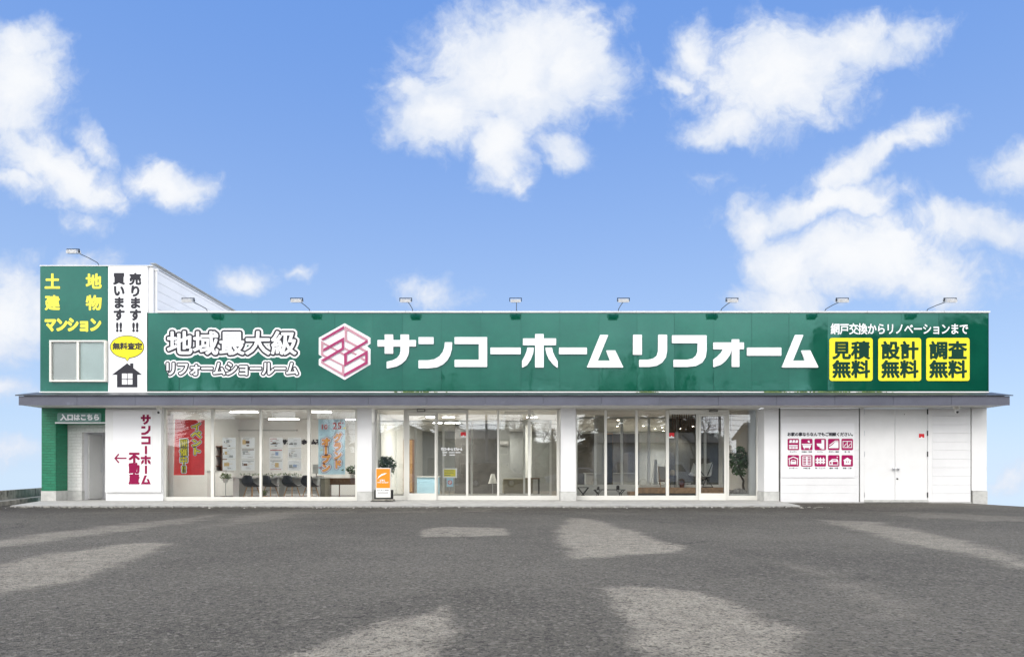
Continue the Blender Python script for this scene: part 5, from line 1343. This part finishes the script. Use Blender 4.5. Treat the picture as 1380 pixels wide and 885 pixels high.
for (sx_, dy, r, lab) in stones:
    bm = bmesh.new(); bmesh.ops.create_icosphere(bm, subdivisions=2, radius=r)
    rr = random.Random(int(sx_))
    for v in bm.verts:
        v.co *= 1 + rr.uniform(-.12, .12); v.co.z *= .75; v.co.z = max(v.co.z, -r * .5)
    me = bpy.data.meshes.new('garden_stone'); bm.to_mesh(me); bm.free(); me.materials.append(M['stone'])
    o = bpy.data.objects.new('garden_stone', me); COL.objects.link(o); o.location = (fx(sx_, 22.5), cy + dy, ZF + r * .5); tag(o, lab, 'stone', 'stones under the indoor tree')
ZF = ZB
# display furniture deeper inside
t = thing('display_kitchen', (3.9, 6.4, ZF), 'grey kitchen counter display deep inside behind the camping table', 'kitchen')
b = MB(); b.box(2.9, 4.9, 6.2, 6.85, ZF, ZF + .86); b.build('cabinet', 'inner_grey', t)
b = MB(); b.box(2.85, 4.95, 6.15, 6.9, ZF + .862, ZF + .90); b.build('counter_top', 'inner_grey', t)
t = thing('towel_stand', (fx(883, 24.6), 3.2, ZF), 'pale upright board leaning behind the glazed screen by the camp chair', 'board')
b = MB(); b.prism([(fx(880, 24.6), ZF), (fx(886, 24.6), ZF), (fx(885.5, 24.6), fz(619, 24.6)), (fx(882, 24.6), fz(619, 24.6))], 3.2, 3.26); b.build('board_face', 'inner_white', t)
b = MB(); b.tube((fx(883, 24.6), 3.28, fz(625, 24.6)), (fx(883, 24.6), 3.6, ZF), .015); b.build('prop', 'oak', t)
t.name = 'leaning_board'
t = thing('wardrobe', (fx(805, 26.5), 5, ZF), 'tall tan wooden wardrobe behind the panes over the camping table', 'wardrobe')
b = MB(); b.box(fx(806, 26.5), fx(826, 26.5), 5.1, 5.6, ZF, 2.5); b.build('case', 'oak', t)
for a, c in ((806.5, 815.8), (816.2, 825.5)):
    b = MB(); b.box(fx(a, 26.5), fx(c, 26.5), 5.07, 5.098, ZF + .1, 2.45); b.build('door_leaf', 'inner_dark', t)

# ================================================================== ACROSS THE STREET (seen mirrored in the glass)
def house(x, y, w, dp, h, ridge, wallm, label, gable='x', wins=()):
    t = thing('house', (x, y, 0), label, 'house', 'houses across the street')
    b = MB(); b.box(-w / 2, w / 2, -dp / 2, dp / 2, 0, h); wl = b.build('wall', wallm, t, local=True)
    b = MB(); o_ = .5
    if gable == 'x': b.prism([(-dp / 2 - o_, h - .15), (-dp / 2 - o_, h), (0, ridge), (dp / 2 + o_, h), (dp / 2 + o_, h - .15), (0, ridge - .2)], -w / 2 - o_, w / 2 + o_, 0, 'x')
    else: b.prism([(-w / 2 - o_, h - .15), (-w / 2 - o_, h), (0, ridge), (w / 2 + o_, h), (w / 2 + o_, h - .15), (0, ridge - .2)], -dp / 2 - o_, dp / 2 + o_, 0, 'y')
    b.build('roof', 'roof_slate', t, local=True)
    b = MB()
    if gable == 'x':
        for s in (-1, 1): b.prism([(-dp / 2, h), (0, ridge - .22), (dp / 2, h)], s * (w / 2 - .2) - .15, s * (w / 2 - .2) + .15, 0, 'x')
    else:
        for s in (-1, 1): b.prism([(-w / 2, h), (0, ridge - .22), (w / 2, h)], s * (dp / 2 - .2) - .15, s * (dp / 2 - .2) + .15, 0, 'y')
    b.build('gable', wallm, t, local=True)
    for (wx, wz, ww, wh) in wins:
        b = MB(); b.box(wx - ww / 2 - .08, wx + ww / 2 + .08, dp / 2 + .002, dp / 2 + .06, wz - .08, wz + wh + .08); f_ = b.build('window', 'house_white', t, local=True)
        b = MB(); b.box(wx - ww / 2, wx + ww / 2, dp / 2 + .061, dp / 2 + .08, wz, wz + wh); b.build('pane', 'pane_dark', f_, local=True)
house(-12, -57, 11, 8, 4.2, 6.6, 'house_cream', 'cream gabled house with slate roof across the street', 'y', ((-3, 1, 1.6, 1.2), (0, 1, 1.6, 1.2), (3, 1, 1.2, 1.8)))
house(-3.5, -62, 9, 8, 5.2, 6.6, 'house_grey', 'grey two storey house across the street', 'x', ((-2, 1, 1.6, 1.2), (2, 1, 1.6, 1.2), (-2, 3.4, 1.4, 1.1), (2, 3.4, 1.4, 1.1)))
house(17, -60, 14, 9, 4.6, 6.0, 'house_white', 'white workshop with a low slate roof across the street', 'x', ((-4, 1, 2.4, 1.4), (0, 1, 2.4, 1.4), (4.2, .2, 2.2, 2.6)))
house(-30, -60, 13, 9, 5.4, 7.6, 'house_cream', 'wide cream house across the street', 'x', ((-3, 1, 1.6, 1.2), (2, 1, 1.6, 1.2), (-3, 3.4, 1.4, 1.1)))
house(36, -62, 14, 9, 5.6, 7.4, 'house_grey', 'dark house at the far end across the street', 'x', ((-3, 1, 1.6, 1.2), (2, 1, 1.6, 1.2)))
house(57, -76, 22, 14, 20, 22, 'house_grey', 'added tall dark block across the street that darkens the sign end reflection', 'x', ((-6, 4, 2, 1.4), (0, 4, 2, 1.4), (6, 4, 2, 1.4), (-6, 9, 2, 1.4), (0, 9, 2, 1.4), (6, 9, 2, 1.4), (-6, 14, 2, 1.4), (0, 14, 2, 1.4), (6, 14, 2, 1.4)))  # added block; its mirror image darkens the right end of the sign
t = thing('shop_pylon', (-22.3, -51.5, 0), 'tall brown red sign pylon by the road', 'sign')
b = MB(); b.box(-23.4, -21.2, -51.7, -51.3, 2.2, 7.6); b.build('sign_board', 'house_brick', t)
for a in (-23.2, -21.5): b = MB(); b.box(a, a + .15, -51.6, -51.4, 0, 2.2); b.build('post', 'house_grey', t)
rt = random.Random(11)
def bare_tree(x, y, h, label, seed):
    rt = random.Random(seed); t = thing('bare_tree', (x, y, 0), label, 'tree', 'bare trees across the street'); b = MB()
    def br(p, d, l, r, lev):
        q = p + d * l; b.tube(p, q, r, r * .62, 5, 0, caps=False)
        if lev == 0: return
        for k in range(rt.choice((2, 3, 3))):
            dd = (d + Vector((rt.gauss(0, .45), rt.gauss(0, .45), rt.gauss(.12, .25)))).normalized(); br(p + d * l * rt.uniform(.6, 1), dd, l * rt.uniform(.6, .82), r * .6, lev - 1)
    tr = MB(); tr.tube((0, 0, 0), (0, 0, h * .3), h * .022, h * .017, 8); tr.build('trunk', 'grey_bark', t, local=True)
    for k in range(3): br(Vector((0, 0, h * .29)), Vector((rt.gauss(0, .35), rt.gauss(0, .35), 1)).normalized(), h * .24, h * .013, 5)
    b.build('crown', 'grey_bark', t, local=True)
bare_tree(5.2, -49.2, 8.5, 'bare branching tree by the road, opposite the pillar', 1); bare_tree(2.2, -52, 8.5, 'slim bare tree opposite the sofa', 2); bare_tree(-20, -53, 9, 'bare tree beside the brown pylon', 3); bare_tree(19.5, -51, 9, 'bare tree in front of the white workshop', 4)
def conifer(x, y, h, seed):
    rt = random.Random(seed); t = thing('conifer_tree', (x, y, 0), 'dark evergreen tree in the row behind the houses', 'tree', 'evergreens behind the houses')
    b = MB(); b.tube((0, 0, 0), (0, 0, h * .95), .2, .03, 7); b.build('trunk', 'bark', t, local=True)
    b = MB()
    for k in range(420):
        z = h * (.06 + .88 * rt.random() ** 1.2); r = (h - z) * .24 + .15; a = rt.uniform(0, 6.283); L = r * rt.uniform(.7, 1.1)
        d = Vector((math.cos(a), math.sin(a), -.25)); w_ = Vector((-math.sin(a), math.cos(a), 0)) * (.12 + L * .18); p = Vector((0, 0, z))
        b.face([p + w_ * .3, p + d * L * .5 + w_, p + d * L, p + d * L * .5 - w_, p - w_ * .3])
    b.build('crown', 'leaf_dark', t, local=True)
for k in range(9): conifer(-1 + k * 2.0 + rt.uniform(-.6, .6), -72 - rt.uniform(0, 4), rt.uniform(7, 9.5), 20 + k)
for k in range(7): conifer(-26 + k * 2.6, -74, rt.uniform(7, 10), 50 + k)
for k, (x, h) in enumerate(((11, 17.5), (13, 19), (15, 21), (17, 20), (19, 22), (21, 20.5), (23, 21), (25, 19), (27, 17), (-9, 17), (-11, 18.5), (-13, 16.5), (-36, 17), (-38.5, 19), (-41, 18), (-47, 19), (2, 16.5))): conifer(x, -79 - (k % 3), h, 90 + k)  # tall evergreens placed and sized to darken the sign's reflection
for k in range(6): conifer(24 + k * 3, -74, rt.uniform(6, 9), 70 + k)
poles = [(-26, -50.6), (-3, -50.6), (22, -50.6)]
for k, (x, y) in enumerate(poles):
    t = thing('utility_pole', (x, y, 0), ('concrete utility pole near the brown pylon', 'concrete utility pole opposite the entrance', 'concrete utility pole before the white workshop')[k], 'utility pole', 'utility poles along the road')
    b = MB(); b.tube((0, 0, 0), (0, 0, 11), .17, .11, 12); b.build('pole', 'pole_concrete', t, local=True)
    b = MB()
    for z, w_ in ((10.4, 1.0), (9.6, .8), (7.2, .5)): b.box(-.05, .05, -w_, w_, z, z + .08)
    b.build('crossarm', 'steel', t, local=True)
    b = MB(); b.tube((.35, 0, 7.8), (.35, 0, 8.7), .25, n=12); b.build('transformer', 'trim_grey', t, local=True)
t = thing('overhead_wires', (0, -50.6, 7), 'black overhead wires strung between the utility poles', 'wires')
b = MB(); px_ = [(-60, -50.6)] + poles + [(60, -50.6)]
for z, yo in ((10.48, -.9), (10.48, 0), (10.48, .9), (9.68, -.7), (9.68, .7), (7.25, .4), (6.9, 0), (6.3, 0), (5.8, .2)):
    for (xa, ya), (xb, yb_) in zip(px_, px_[1:]):
        pts = [(xa + (xb - xa) * u, ya + yo, z - 2.6 * u * (1 - u)) for u in [i / 8 for i in range(9)]]; b.path(pts, .022 if z > 7 else .035, 4)
b.build('cable', 'black_metal', t)
def car(x, y, rz, prof, glassp, L, width, paint, label, name='parked_car'):
    t = thing(name, (x, y, 0), label, 'car', 'vehicles behind the camera', R(rz))
    b = MB(); b.prism(prof, -width / 2, width / 2, 0, 'y'); b.build('body', paint, t, local=True, bevel=.05)
    for s in (-1, 1):
        for gp in glassp:
            b = MB(); b.prism(gp, s * (width / 2 + .004), s * (width / 2 + .012), 0, 'y'); b.build('side_window', 'pane_dark', t, local=True)
    for wx in (-L * .30, L * .30):
        for s in (-1, 1):
            b = MB(); b.tube((wx, s * (width / 2 - .19), .31), (wx, s * (width / 2 + .02), .31), .31, n=20); w_ = b.build('wheel', 'rubber', t, local=True)
            b = MB(); b.tube((wx, s * (width / 2 + .021), .31), (wx, s * (width / 2 + .03), .31), .19, n=12); b.build('rim', 'steel', w_, local=True)
    for s in (-1, 1):
        b = MB(); b.box(L / 2 - .04, L / 2 + .01, s * width * .36 - .16, s * width * .36 + .16, .62, .76); b.build('headlight', 'letter_white', t, local=True)
        b = MB(); b.box(-L / 2 - .01, -L / 2 + .04, s * width * .38 - .13, s * width * .38 + .13, .7, .9); b.build('tail_light', 'tail_red', t, local=True)
sedan = [(-2.2, .35), (-2.25, .75), (-2.1, .95), (-1.5, 1.0), (-.9, 1.42), (.35, 1.45), (1.1, 1.0), (2.0, .88), (2.25, .65), (2.22, .3), (1.7, .22), (-1.7, .22)]
van = [(-2.1, .35), (-2.15, .9), (-2.0, 1.65), (-1.8, 1.8), (.7, 1.8), (1.5, 1.1), (2.1, .95), (2.2, .6), (2.15, .3), (1.7, .22), (-1.7, .22)]
car(-1.5, -27, 0, van, [[(-1.8, 1.1), (-1.75, 1.65), (-.6, 1.68), (-.6, 1.1)], [(-.5, 1.1), (-.5, 1.68), (.6, 1.66), (1.15, 1.1)]], 4.3, 1.7, 'car_navy', 'dark blue minivan parked behind the camera')
car(4.6, -28.5, 180, sedan, [[(-1.3, 1.02), (-.85, 1.36), (-.2, 1.38), (-.2, 1.02)], [(-.1, 1.02), (-.1, 1.38), (.3, 1.37), (.85, 1.02)]], 4.5, 1.7, 'car_silver', 'silver sedan parked behind the camera')
car(11.2, -30, 0, [(-2.6, .4), (-2.6, 2.6), (.9, 2.6), (.95, 1.9), (1.6, 1.8), (2.1, 1.1), (2.4, 1.0), (2.4, .35)], [[(1.0, 1.15), (1.0, 1.7), (1.5, 1.68), (1.85, 1.15)]], 4.8, 1.9, 'car_white', 'white box van parked behind the camera')
car(-9.5, -28, 180, sedan, [[(-1.3, 1.02), (-.85, 1.36), (-.2, 1.38), (-.2, 1.02)], [(-.1, 1.02), (-.1, 1.38), (.3, 1.37), (.85, 1.02)]], 4.5, 1.7, 'car_white', 'white sedan parked behind the camera')
